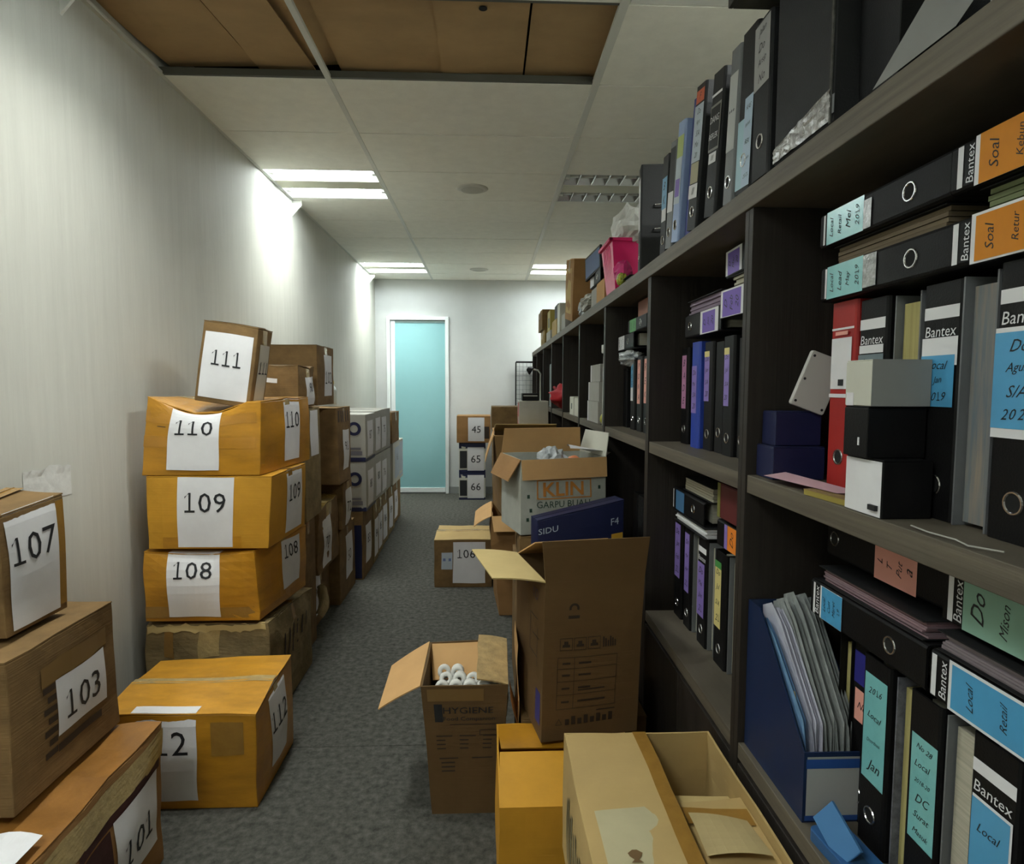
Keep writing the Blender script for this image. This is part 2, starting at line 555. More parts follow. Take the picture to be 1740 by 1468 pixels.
# ceiling: slab above, tiles below, two runners, the open strip patched with cardboard
ce = struct(G().box(XW, XR, Y0, YF, ZC + .2, ZC + .3).obj('ceiling', VOID))
cols = ((XW, XA), (XA, XB), (XB, XR))
def is_fixture(ci, ya):
    return (ci == 0 and any(abs(ya - q) < .05 for q in (-.673, 1.727, 4.127, 7.127))) or \
           (ci == 2 and any(abs(ya - q) < .05 for q in (4.127, 7.127, 1.727, .527)))
for ci, (xa, xb) in enumerate(cols):
    for k, ya in enumerate(ROWS):
        a, b = max(ya, Y0), min(ya + .6, YF)
        if b - a < .05 or is_fixture(ci, ya):
            continue
        if ci < 2 and abs(ya - 2.327) < .05:
            continue
        if k == len(ROWS) - 1 and b - a < .1:
            continue
        dz = random.Random(ci * 50 + k).uniform(-.0015, .0015)
        G().box(xa + .008, xb - .008, a + .004, b - .004, ZC + dz, ZC + .016).obj('ceiling_tile', TILE, ce)
for x, ww in ((XA, .026), (XB, .034)):
    G().box(x - ww / 2, x + ww / 2, Y0, YF, ZC - .003, ZC + .014).obj('ceiling_bar', BAR, ce, bev=.002)
G().box(XW, XW + .018, Y0, YF, ZC - .002, ZC + .012).obj('ceiling_bar', BAR, ce)
for ya in (2.327, 2.927):
    G().box(XW, XB - .017, ya - .012, ya + .012, ZC + .002, ZC + .03).obj('ceiling_bar', mat('dark edge bar', '55564F', .6), ce)
# cardboard laid over the open strip
for i, (xa, xb, ya, yb, dz, ry) in enumerate((
        (-1.445, -1.06, 2.30, 2.96, .055, 2.0), (-1.05, -.80, 2.30, 2.96, .050, -1.5), (-.86, -.62, 2.30, 2.96, .075, 1.0),
        (-.66, -.20, 2.30, 2.96, .045, -1.0), (-.205, .155, 2.34, 2.96, .040, 1.2), (.165, .485, 2.30, 2.96, .050, -1.0))):
    cxm, g = (xa + xb) / 2, G()
    def sheet(a, b, z=0, i=i):
        x = xa + (xb - xa) * a + (.05 if i in (0, 1) else 0) * (b - .5)
        y = ya + (yb - ya) * b
        return Vector((x, y, ZC + dz + z + math.tan(R(ry)) * (x - cxm) + .008 * noise.noise(Vector((x * 4, y * 4, i)))))
    g.grid(lambda a, b: sheet(1 - a, b), 8, 8).grid(lambda a, b: sheet(a, b, .005), 8, 8)
    for f in ((lambda a: (a, 0)), (lambda a: (1, a)), (lambda a: (1 - a, 1)), (lambda a: (0, 1 - a))):
        g.grid(lambda a, b: sheet(*f(a), z=.005 * b), 8, 1)
    g.obj('cardboard_sheet', CEILBOARD, ce)
G().lathe([(0, 0), (.016, 0), (.016, .002)], 14, Matrix.Translation((-.02, 2.44, ZC + .036))).obj('hole_mark', HOLE, ce)

# ---------------------------------------------------------------- ceiling lights
LIT = mat('lit tube', 'F4FAFF', .4, emit=('F1FAFF', TUBE_E))
REFL = mat('lamp reflector', 'E8EAE2', .35, spec=.5)
BEIGE = mat('lamp centre panel', 'C9C9B4', .6)
OFFT = mat('unlit tube', 'C9CCC8', .3)
MIRROR = mat('louvre aluminium', 'B9BCBA', .25, metal=.9)
def light_fixture(label, x0, x1, y0, lit, fins=False, power=1.0, spread=116):
    y1 = y0 + .6
    e = thing('ceiling_light', label, 'ceiling light', ((x0 + x1) / 2, y0 + .3, ZC))
    hx = (x1 - x0) / 2
    G().box(-hx, hx, -.3, .3, .095, .1).box(-hx, hx, -.3, -.295, 0, .095).box(-hx, hx, .295, .3, 0, .095) \
        .box(-hx, -hx + .004, -.295, .295, 0, .095).box(hx - .004, hx, -.295, .295, 0, .095).obj('housing', REFL, e)
    for yc in (-.185, .185):
        g = G()
        # sloping reflector trough
        prof = [(-.105, .002), (-.085, .05), (-.045, .088), (.045, .088), (.085, .05), (.105, .002)]
        V, F = [], []
        for x in (-hx + .006, hx - .006):
            V += [(x, yc + a, b) for a, b in prof]
        for i in range(5):
            F.append((i, i + 1, 7 + i, 6 + i))
        g.add(V, F).obj('reflector', MIRROR if fins else REFL, e)
        G().tube([(-hx + .02, yc, .036), (hx - .02, yc, .036)], .019, 14).obj('tube', LIT if lit else OFFT, e, smooth=True)
        for s in (-1, 1):
            G().box(s * (hx - .02) - .012, s * (hx - .02) + .012, yc - .022, yc + .022, .012, .07).obj('tube_holder', WHITE, e)
        if fins:
            nf = 12
            for k in range(1, nf):
                xx = -hx + 2 * hx * k / nf
                G().hexa([(xx - .012, yc - .1, .055), (xx + .012, yc - .1, .055), (xx + .012, yc + .1, .055), (xx - .012, yc + .1, .055),
                          (xx - .003, yc - .1, .003), (xx + .003, yc - .1, .003), (xx + .003, yc + .1, .003), (xx - .003, yc + .1, .003)][4:] +
                         [(xx - .012, yc - .1, .055), (xx + .012, yc - .1, .055), (xx + .012, yc + .1, .055), (xx - .012, yc + .1, .055)]).obj('louvre_fin', MIRROR, e)
        if lit:
            l = bpy.data.lights.new('tube_light', 'AREA')
            l.shape = 'RECTANGLE'
            l.size, l.size_y = 2 * hx - .03, .10
            l.energy = LAMP_W * power
            l.color = (.97, 1.0, .95)
            l.spread = R(spread)
            lo = bpy.data.objects.new('tube_light', l)
            COL.objects.link(lo)
            lo.parent = e
            lo.location = (0, yc, .014)
    G().box(-hx, hx, -.079, .079, .001, .014).obj('centre_panel', BEIGE, e)
    return e
light_fixture('lit twin tube ceiling light against left wall, just past the open ceiling strip', XW + .02, XA - .016, 4.127, True, power=.3)
light_fixture('lit twin tube ceiling light against left wall nearest the far door', XW + .02, XA - .016, 7.127, True, power=.36)
light_fixture('lit twin tube ceiling light overhead on the camera side of the open ceiling strip', XW + .42, XA - .016, 1.727, True, power=.30, spread=120)
light_fixture('lit twin tube ceiling light behind the camera by the left wall', XW + .02, XA - .016, -.673, True, power=.35, spread=140)  # unseen fixture, added as fill for the carton fronts facing the camera
light_fixture('lit ceiling light beyond the near end of the bookcase', XB + .62, XB + 1.18, .527, True, power=2.0, spread=158)
light_fixture('unlit ceiling light with silver louvres above the bookcase top', XB + .02, XB + 1.18, 4.127, False, True)
light_fixture('lit ceiling light over the far end of the bookcase', XB + .02, XB + 1.18, 7.127, True, power=.42)

# white air vent in the ceiling above the bookcase
av = thing('air_vent', 'white slotted air vent in ceiling above bookcase', 'air vent', (XB + .60, 2.027, ZC))
G().box(-.58, .58, -.295, .295, .0, .012).obj('frame', WHITE, av)
for k in range(3):
    for sx in (-.32, .14, .44):
        hw2 = .2 if sx != .44 else .1
        if sx == -.32 or sx == .14:
            G().box(sx - .2 + (0.0), sx + .2, .20 - k * .19, .24 - k * .19, -.002, .001).obj('slot', HOLE, av)

# ceiling speakers
for lab, x, y in (('round white ceiling speaker between the two rows of lights', -.11, 4.45), ('small round ceiling speaker nearest the far wall', -.105, 7.45)):
    e = thing('ceiling_speaker', lab, 'speaker', (x, y, ZC))
    G().lathe([(.001, -.012), (.085, -.010), (.10, -.006), (.112, 0), (.112, .002)], 28).obj('rim', mat('speaker white', 'CBCBC2', .6), e, smooth=True)
    G().lathe([(.001, -.0135), (.078, -.0118)], 28).obj('grille', mat('speaker mesh', 'BDBDB3', .8, .15, (300, 300, 300)), e)

# small white brackets high on the left wall
for lab, y in (('small white wall bracket under the lit light by the left wall', 4.79), ('small white wall bracket at the top left above the camera', 2.27), ('small white wall bracket by the farthest left light', 7.8)):
    e = thing('wall_bracket', lab, 'bracket', (XW, y, ZC))
    V = [(0, 0, 0), (.07, 0, 0), (.07, 0, -.035), (0, 0, -.115), (0, .012, 0), (.07, .012, 0), (.07, .012, -.035), (0, .012, -.115)]
    mk('plate', V, [(3, 2, 1, 0), (4, 5, 6, 7), (0, 1, 5, 4), (1, 2, 6, 5), (2, 3, 7, 6), (3, 0, 4, 7)], WHITE, e)
    G().box(.0, .006, -.03, .05, -.05, -.001).obj('wall_plate', WHITE, e)

# torn strip of paper left on the wall
tp = thing('torn_paper', 'torn rectangle of pale paper stuck on left wall above box 107', 'paper', (XW, 2.1, 1.08))
rnd = random.Random(4)
g = G()
top = [rnd.uniform(-.008, .008) for _ in range(12)]
g.grid(lambda a, b: Vector((.0015 + .004 * (b > .8) * rnd.random(), -.11 + .225 * a, -.05 + .105 * b + (top[int(a * 11)] if b == 1 else 0) - .006 * a)), 11, 4)
g.obj('sheet', mat('peeled paper', 'CFCFCB', .8, .12, (25, 25, 25), .5, (40, 40, 40)), tp)

# ================================================================ BOOKCASE (aisle face at x = 0.57)
XS, XBK = .57, .99
BAYS = [-.355, .5, 1.375, 2.22, 3.065, 3.92, 4.775, 5.63, 6.485, 7.34, 8.04]
BLAB = ['dark wood bookcase bay behind the nearest one, mostly past the picture edge',
        'dark wood bookcase bay nearest the camera, with the red binder and blue file',
        'second dark wood bookcase bay, with purple labelled binders',
        'third dark wood bookcase bay, with pink and blue labelled binders',
        'fourth dark wood bookcase bay, with three stacked grey cartons',
        'fifth dark wood bookcase bay, with a white carton on its shelf',
        'sixth dark wood bookcase bay, holding the red bag',
        'seventh dark wood bookcase bay, just past the red bag',
        'eighth dark wood bookcase bay, mostly hidden, next to last',
        'last dark wood bookcase bay beside the wire rack at the far wall']
tb = G().box(XS - .005, XBK, BAYS[0], BAYS[-1], 1.79, 1.838).obj('worktop', LAMIN, bev=.002)
tag(tb, 'long dark wood top board running along the whole bookcase', 'worktop')
for i in range(10):
    a, b = BAYS[i] + .0008, BAYS[i + 1] - .0008
    e = thing('bookcase_unit', BLAB[i], 'bookcase', (0, (a + b) / 2, 0), 'bookcase bays along the aisle')
    hl = (b - a) / 2
    for s in (-1, 1):
        y = s * (hl - .01)
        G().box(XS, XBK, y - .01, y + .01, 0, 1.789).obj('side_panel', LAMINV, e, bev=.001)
    G().box(XS + .004, XBK - .012, -hl + .0205, hl - .0205, 1.17, 1.21).obj('shelf', LAMIN, e, bev=.0015)
    G().box(XS + .002, XBK - .012, -hl + .0205, hl - .0205, .558, .594).obj('shelf', LAMIN, e, bev=.0015)
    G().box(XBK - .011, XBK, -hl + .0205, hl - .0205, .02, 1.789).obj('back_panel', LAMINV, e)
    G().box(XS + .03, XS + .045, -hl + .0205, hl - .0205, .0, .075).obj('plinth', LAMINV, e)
    for s in (-1, 1):
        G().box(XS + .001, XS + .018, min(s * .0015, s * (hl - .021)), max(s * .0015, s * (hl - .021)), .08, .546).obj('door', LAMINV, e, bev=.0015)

# ================================================================ BOXES ON THE LEFT
# --- the three nearest, by the left picture edge
b = bx('old taped carton numbered 101, bottom of the nearest left stack', -1.42, -.96, 1.22, 1.80, 0, .385, KRAFT, seed=1, amp=.012, bulge=.012, n=14,
       off={'rbt': (0, 0, .03), 'rft': (-.01, 0, -.01)}).closed('y', CLEAR, .012, fm=mat('taped tan top', '94652C', .4, .3, (9, 9, 9), .5, (30, 30, 30), .5, coat=.4))
b.label('right', .335, .08, .205, .20, '101', .105, tv=.42, n=18, o=.004)
b.rects('right', [(.20, .02, .325, .27), (.20, .275, .56, .30)], mat('maroon print', '3E1F1C', .6))
b.patch('tape', 'right', .0, .30, .58, .37, CLEAR, .002, jag=.006)
b = bx('brown carton numbered 103, middle of the nearest left stack', -1.43, -1.07, 1.39, 1.80, .424, .780, KRAFTD, seed=2, amp=.006,
       off={'rbt': (-.01, -.005, 0)}).closed('y', CLEAR, .01)
b.label('right', .15, .105, .205, .145, '103', .105, tv=.45)
b.rects('right', [(.105 + .035 * (k % 2) * .4, .07 + k * .027, .148, .086 + k * .027) for k in range(7)] + [(.15, .065, .33, .085)], INKB)
b.patch('tape', 'right', .10, .253, .37, .30, mat('dull tape', '7E6238', .3, coat=.3), .0018, jag=.003)
b = bx('small brown carton numbered 107, top of the nearest left stack', -1.38, -1.14, 1.49, 1.705, .80, 1.11, KRAFTD, seed=3, amp=.005,
       off={'lft': (0, -.01, -.03), 'rft': (0, -.012, -.02)}).closed('y', TAPE, .014)
b.label('right', .02, .012, .165, .30, '107', .10, tv=.66)
b.patch('tape', 'right', .185, .02, .212, .30, TAPE, .001)
sc = thing('paper_scrap', 'white paper scrap lying under carton 103 at the left picture edge', 'paper', (-1.04, 1.31, .404))
G().grid(lambda a, c: Vector((-.06 + .12 * a, -.06 + .1 * c, .006 + .012 * sin(a * 3) * c)), 5, 5).obj('sheet', PAPER, sc)

# --- the golden stack
def dip110(fx, fy, fz):
    k = max(0, 1 - ((fx - .46) / .42) ** 2) * max(0, 1 - fy * 1.25) * fz ** 4
    return (0, .02 * k, -.058 * k)
def dip108(fx, fy, fz):
    k = max(0, 1 - ((fx - .45) / .5) ** 2) * max(0, 1 - fy * 1.6) * fz ** 3
    q = max(0, 1 - abs(fx - .45) * 1.8) * max(0, 1 - fy * 2) * (4 * fz * (1 - fz))
    return (0, .012 * k - .018 * q, -.022 * k)
def dip_old(fx, fy, fz):
    return (0, 0, -.05 * fz ** 3 * fy * fx + .012 * fz ** 3 * noise.noise(Vector((fx * 6, fy * 7, 3))))
b = bx('crushed grey brown carton at the bottom of the golden stack, under 108', -1.385, -.89, 2.515, 3.12, 0, .434, KRAFTG, seed=5, amp=.014, bulge=.012, dip=dip_old).closed('x', TAPE, .006, tw=.04)
b.patch('tape', 'front', .08, .30, .12, .42, TAPE, .001)
b.patch('tape', 'front', .22, .30, .30, .42, CLEAR, .001)
b.patch('torn_edge', 'front', .005, .408, .485, .432, PALE, .0016, n=24, jag=.008)
b.rects('right', [(.16 + .06 * k, .16 + .02 * k, .175 + .06 * k, .34) for k in range(6)], INKB)
b = bx('golden taped carton numbered 108, sagging front, fourth down', -1.37, -.90, 2.50, 2.95, .457, .742, YELLOW, seed=6, amp=.007, dip=dip108,
       off={'rft': (-.03, 0, 0), 'rfb': (-.02, 0, 0), 'rbt': (.045, 0, 0), 'rbb': (.035, 0, 0)}).closed('x', CLEAR, .004, tw=.05)
b.label('front', .10, .02, .215, .30, '108', .105, tv=.66, shear=-.0)
b.label('right', .20, .06, .17, .21, '108', .085, tv=.75)
b.patch('tape', 'front', .0, .015, .45, .06, TAPE, .0008)
b = bx('golden carton numbered 109, third from the top, flat front', -1.348, -.858, 2.50, 2.93, .752, 1.040, YELLOWP, seed=7, amp=.003,
       off={'rfb': (-.02, 0, 0), 'rbt': (.01, 0, 0)}).closed('x', TAPE, .002)
b.label('front', .122, .008, .222, .28, '109', .112, tv=.64)
b.label('right', .17, .02, .20, .27, '109', .10, tv=.62)
b.patch('tape', 'front', .06, .005, .38, .05, YELLOW, .0009)
b = bx('golden taped carton numbered 110, with carton 111 standing in its dented top', -1.352, -.875, 2.50, 3.04, 1.047, 1.345, YELLOW, seed=8, amp=.006, dip=dip110, n=16,
       off={'rft': (-.02, 0, -.005), 'rfb': (-.03, 0, 0), 'lft': (.025, 0, .008), 'lfb': (-.012, 0, 0), 'rbt': (.015, 0, 0), 'rbb': (.015, 0, 0)}).closed('x', CLEAR, .003)
b.label('front', .10, .022, .21, .272, '110', .108, tv=.66, n=14, o=.003)
b.label('right', .23, .03, .17, .27, '110', .10, tv=.66)
for k in (.09, .19):
    b.patch('tape', 'front', .0, .02 + k, .46, .065 + k, mat('amber tape', 'B57E22', .25, .12, (20, 20, 20), .2, (40, 40, 40), .6, coat=.5), .0007)
b.rects('front', [(.05, .195, .085, .198)], INK)
b = Box('narrow brown carton numbered 111, leaning on top of the golden stack', (-1.054, 2.60, 1.329), .215, .16, .315, KRAFTD, seed=9, amp=.003, tilt=(0, 8.5)).closed('x', CLEAR, .004, tw=.04)
b.label('front', .012, .02, .19, .258, '111', .085, tv=.62)
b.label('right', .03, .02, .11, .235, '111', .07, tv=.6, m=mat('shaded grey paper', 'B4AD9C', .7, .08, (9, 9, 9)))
b.patch('tape', 'right', .05, .262, .085, .315, CLEAR, .001)
b = bx('golden taped carton numbered 112, alone on the carpet in front of the golden stack', -1.265, -.765, 2.02, 2.40, 0, .325, YELLOW, seed=10, amp=.006, bulge=.014,
       off={'rbt': (.0, 0, .028), 'lbt': (0, 0, .01), 'rft': (0, 0, -.006)}).closed('x', CLEAR, .014, gap=.006, tw=.035,
       fm=mat('bright taped lid', 'CF952F', .38, .3, (5, 12, 5), .15, (10, 10, 10), .5, coat=.35))
b.label('front', .095, .03, .215, .335, '112', .112, tv=.62)
b.label('right', .12, .06, .16, .27, '112', .10, tv=.55)
b.patch('tape', 'front', .355, .19, .46, .30, TAPE, .0008)

# --- the long row behind it
b = bx('plain brown carton on the carpet hidden behind the golden stack', -1.40, -.95, 3.16, 3.43, 0, .70, KRAFTD, seed=11, n=5).closed('x', TAPE)
b = bx('grey brown carton with a strip of white paper down its side, behind 110', -1.40, -.915, 3.16, 3.44, .712, 1.285, KRAFTG, seed=12, amp=.005, n=5).closed('x', TAPE)
b.label('right', .08, .33, .15, .235, '', .08)
b = bx('small battered brown carton with white sticker, right of carton 111', -1.10, -.925, 3.10, 3.38, 1.296, 1.495, KRAFTD, seed=13, amp=.014, n=6).closed('x', CLEAR, .006, tw=.04)
b.patch('sticker', 'front', .01, .125, .075, .145, PAPER, .001)
b.label('right', .10, .01, .15, .14, '90', .07, tv=.6)
b = bx('brown carton half hidden under the tall carton 102', -1.40, -1.05, 3.46, 3.78, .745, 1.276, KRAFTD, seed=14, n=4).closed('x', TAPE)
b = bx('tall brown carton numbered 102, highest of the row behind the golden stack', -1.40, -.925, 3.44, 3.80, 1.296, 1.62, KRAFTD, seed=15, amp=.003, n=6).closed('x', CLEAR)
b.label('right', .13, .05, .17, .23, '102', .10, tv=.45)
b = bx('low brown carton with a torn label, at carpet level behind the golden stack', -1.40, -1.0, 3.46, 3.92, 0, .33, KRAFTD, seed=16, amp=.01, n=6).closed('x', CLEAR, .008)
b.label('right', .04, .06, .18, .24, '97', .09, tv=.6)
tf = thing('torn_flap', 'torn curled cardboard flap at the carpet end of the golden stack', 'cardboard', (-.99, 3.52, .20))
G().grid(lambda a, c: Vector((.005 + .06 * c + .02 * sin(a * 4), -.06 + .16 * a, -.10 + .12 * a + .03 * sin(c * 3))), 6, 6).obj('sheet', KRAFTG, tf, bev=0)
b = bx('shiny taped brown carton numbered 70, lying across the second row', -1.40, -.94, 3.46, 3.92, .345, .71, KRAFTD, seed=17, amp=.012, n=8,
       off={'rbt': (0, 0, .02)}).closed('x', CLEAR, .006, fm=mat('glossy wrinkled tape top', 'B99A55', .15, .35, (20, 20, 20), .9, (40, 40, 40), .6, coat=.8), tw=.12)
b.label('right', .09, .02, .16, .27, '70', .085, tv=.5)
b = bx('dark brown upright carton wedged beside the white cartons', -1.40, -.90, 3.82, 4.12, .80, 1.265, KRAFTD, seed=18, amp=.007, n=6, off={'rft': (-.02, 0, 0)}).closed('x', TAPE, .004)
b.label('right', .10, .08, .14, .25, '91', .08, tv=.6)
b.rects('right', [(.02 + .05 * k, .38, .04 + .05 * k, .45) for k in range(5)], INKB)
b = bx('crumpled brown carton squeezed under the dark upright carton', -1.40, -.92, 3.95, 4.22, .49, .785, KRAFTD, seed=19, amp=.014, n=7).closed('x', CLEAR, .004)
b.label('right', .07, .02, .15, .22, '72', .09, tv=.5)
b = bx('brown carton numbered 50 on the carpet, left row', -1.40, -.945, 3.96, 4.42, 0, .47, KRAFTD, seed=20, amp=.006, n=6).closed('x', TAPE)
b.label('right', .16, .12, .20, .29, '50', .10, tv=.5)
bt = thing('plastic_bottle', 'clear bottle with yellow cap on top of the left row cartons', 'bottle', (-.985, 4.0, 1.286))
G().lathe([(.001, 0), (.028, 0), (.03, .01), (.03, .085), (.024, .105), (.012, .118), (.012, .128), (.001, .128)], 14).obj('bottle_body', mat('bottle plastic', 'CDD6D2', .15, spec=.6), bt, smooth=True)
G().lathe([(.001, .152), (.013, .150), (.014, .128), (.001, .128)], 12).obj('cap', mat('yellow cap', 'CDBB5A', .4), bt)

def reamlogo(b, u, v):
    g = G()
    for k in range(18):
        a0, a1 = 2 * pi * k / 18, 2 * pi * (k + 1) / 18
        g.add([b.P('front', u + r * cos(a), v + r * sin(a), .0016) for a, r in ((a0, .028), (a1, .028), (a1, .05), (a0, .05))], [(0, 1, 2, 3)])
    g.obj('logo', NAVY, b.e)
for i, (y0, y1, z0, z1, num, lab) in enumerate((
        (4.50, 4.86, .50, .852, '88', 'grey white paper carton with blue logo, lower of the front pair in the left row'),
        (4.50, 4.86, .862, 1.195, '87', 'grey white paper carton with blue logo, upper of the front pair in the left row'),
        (4.90, 5.22, .50, .852, '80', 'second grey white carton from the front, lower layer of the left row'),
        (4.90, 5.22, .862, 1.20, '79', 'second grey white carton from the front, upper layer of the left row'),
        (5.26, 5.78, .48, .84, '76', 'third grey white carton from the front, lower layer of the left row'),
        (5.26, 5.78, .852, 1.20, '75', 'third grey white carton from the front, upper layer of the left row'))):
    b = bx(lab, -1.33, -.875 - .012 * (i // 2), y0, y1, z0, z1, GREYBOX, seed=30 + i, amp=.003, n=5, group='grey white paper cartons in the left row').closed('x', None)
    b.label('right', .05, .03, .21, .26, num, .09, tv=.6)
    if i < 2:
        reamlogo(b, .375, .235)
        b.rects('front', [(.33, .085, .42, .10), (.33, .045, .43, .075)], mat('grey print', '707078', .7))
        b.rects('front', [(.30, .0, .455, .03)], NAVY)
        b.rects('right', [(0, .0, .36, .02)], NAVY)
b = bx('navy and brown carton on the carpet under the front white cartons', -1.33, -.90, 4.49, 4.86, 0, .49, KRAFTD, seed=40, amp=.004, n=5).closed('x', None)
b.patch('print', 'front', .30, .01, .42, .40, NAVY, .001)
b.label('right', .08, .10, .2, .28, '83', .10, tv=.6)
for i, (y0, y1, z1, num, lab) in enumerate(((4.90, 5.10, .48, '84', 'first thin brown carton on the carpet past the navy one'),
                                             (5.13, 5.40, .47, '85', 'second brown carton on the carpet past the navy one'),
                                             (5.43, 5.75, .465, '86', 'third brown carton on the carpet past the navy one'),
                                             (5.82, 6.2, .44, '89', 'fourth brown carton on the carpet past the navy one'))):
    b = bx(lab, -1.33, -.90 - .01 * i, y0, y1, 0, z1, KRAFTG, seed=44 + i, amp=.005, n=4, group='low brown cartons in the left row').closed('x', CLEAR)
    b.label('right', .03, .05, min(.2, y1 - y0 - .05), .3, num, .09, tv=.6)
b = bx('yellow topped carton at the far end of the left row', -1.33, -.955, 6.25, 6.8, 0, .42, KRAFTD, seed=50, n=4).closed('x', CLEAR, fm=YELLOWP)
b.label('right', .1, .05, .2, .28, '60', .09)
b = bx('pale carton with a bluish side at the far end of the left row', -1.33, -.91, 6.0, 6.7, .45, .85, CARTONW, seed=51, n=4).closed('x', None)
b.label('right', .1, .05, .3, .3, '61', .09, m=PAPERB)
b.patch('print', 'right', .42, .02, .69, .38, PAPERB, .001)
b = bx('dark brown carton topping the far end of the left row', -1.33, -.90, 5.9, 6.35, .862, 1.15, KRAFTD, seed=52, n=4).closed('x', TAPE)

# ================================================================ BOXES ON THE RIGHT
# --- hygiene carton with paper rolls
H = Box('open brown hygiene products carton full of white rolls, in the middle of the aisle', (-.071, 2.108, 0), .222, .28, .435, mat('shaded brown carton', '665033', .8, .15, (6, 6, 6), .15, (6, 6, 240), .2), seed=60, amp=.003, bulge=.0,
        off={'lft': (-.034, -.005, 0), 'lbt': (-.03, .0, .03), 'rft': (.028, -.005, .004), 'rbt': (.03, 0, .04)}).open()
H.flap('l', .165, 118, PEACH, curl=8, skew=-.01)
H.flap('b', .145, -128, PEACH, inset=.02)
H.flap('r', .105, -72, mat('peeled flap', 'A98F5F', .85, .3, (30, 30, 30), .9, (90, 90, 90)), curl=-14, inset=.004, jag=.004)
H.text('front', .12, .355, 'HYGIENE', .030, INK, squash=1.1)
H.text('front', .122, .325, 'Food Companion', .018, INK, squash=1.1)
H.patch('logo', 'front', .03, .315, .052, .375, INK, .0015, 2)
H.rects('front', [(.07, .305, .215, .3075)] + [(.03 + .065 * c, .265 - .014 * r, .03 + .065 * c + (.045 if r == 0 else .025), .269 - .014 * r) for c in range(3) for r in range(4)]
        + [(.035, .19, .09, .194), (.13, .19, .19, .194)] + [(.04, .175 - .014 * r, .08, .18 - .014 * r) for r in range(3)]
        + [(.15, .268, .20, .2705), (.15, .285, .20, .2875), (.15, .268, .1525, .2875), (.1975, .268, .20, .2875)], INKB)
H.patch('tape', 'front', .015, .385, .16, .425, mat('dull tape', '7E6238', .3, coat=.3), .0008)
ROLL = mat('white rolls', 'DADAD4', .6, .04, (9, 9, 9))
rm = G().lathe([(.008, -.025), (.021, -.025), (.0225, -.022), (.0225, .022), (.021, .025), (.008, .025), (.008, -.025)], 16).mesh('roll', ROLL, True)
rnd = random.Random(5)
k = 0
for zl in range(2):
    for iy in range(4):
        for ix in range(4):
            if k >= 26:
                break
            x = -.151 + ix * .046 + (.01 if iy % 2 else 0)
            y = 2.005 + iy * .056
            if x > .02:
                continue
            o = bpy.data.objects.new('paper_roll', rm)
            COL.objects.link(o)
            o.matrix_basis = Matrix.Translation((x, y, .36 + zl * .052 + rnd.uniform(0, .003))) @ Matrix.Rotation(R(rnd.uniform(-12, 12)), 4, 'Y') @ Matrix.Rotation(R(72 + rnd.uniform(-8, 8)), 4, 'X')
            tag(o, 'white paper roll with a hollow core packed inside the hygiene carton', 'paper roll', 'white rolls in the hygiene carton')
            k += 1
pk = bx('small dark printed carton among the white rolls in the hygiene carton', .005, .065, 2.02, 2.06, .30, .41, CARTONW, seed=61, amp=0, n=2, cat='carton').closed('x', None)
pk.rects('front', [(.01, .02, .05, .06)], INK)
ft = G().box(-.155, .015, 1.985, 2.235, .006, .33).obj('packing_fill', mat('dark packing paper', '3A3128', .9))
tag(ft, 'dark packing paper filling the hygiene carton below the white rolls', 'packing')

# --- golden carton, leaning sheet, tall carton
Yb = bx('low golden carton with loose flaps, under the tall open carton', .03, .43, 1.53, 1.93, 0, .325, YELLOWP, seed=62, amp=.004).open()
Yb.flap('b', .13, -88, YELLOW, curl=-6)
Yb.flap('f', .21, -82, YELLOWP, curl=-3, inset=.005)
Yb.rects('left', [(.02, .02, .03, .25)], INKB)
sup = bx('brown carton wedged under the back of the tall open carton', .11, .52, 1.96, 2.36, 0, .322, KRAFTD, seed=63, n=3).closed('x', TAPE)
sh = thing('cardboard_sheet', 'tan cardboard sheet folded out between the hygiene carton and the tall carton', 'cardboard', (.099, 2.06, 0))
G().grid(lambda a, c: Vector((.004 * sin(6 * c), -.10 + .22 * a, .30 + .27 * c)), 4, 6).grid(lambda a, c: Vector((-.026 * sin(c * pi / 2) - .0, -.10 + .16 * a, .30 + .12 * c - .0)), 4, 6).obj('panel', PEACH, sh)
G().box(-.002, .004, -.10, .12, 0, .30).obj('lower_panel', KRAFT, sh)
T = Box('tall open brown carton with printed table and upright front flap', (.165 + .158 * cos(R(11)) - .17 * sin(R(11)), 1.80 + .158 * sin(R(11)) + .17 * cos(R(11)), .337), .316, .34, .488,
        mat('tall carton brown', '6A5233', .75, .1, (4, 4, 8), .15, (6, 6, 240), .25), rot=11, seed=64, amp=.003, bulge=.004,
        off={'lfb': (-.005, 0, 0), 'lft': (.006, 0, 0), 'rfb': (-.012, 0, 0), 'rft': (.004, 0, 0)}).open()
T.flap('f', .125, 3, None, inset=-.012)
T.flap('l', .155, 78, PALE, curl=12, inset=.004, skew=-.025)
T.flap('b', .15, -62, PEACH, inset=.03)
T.flap('r', .14, -75, PEACH, inset=.03)
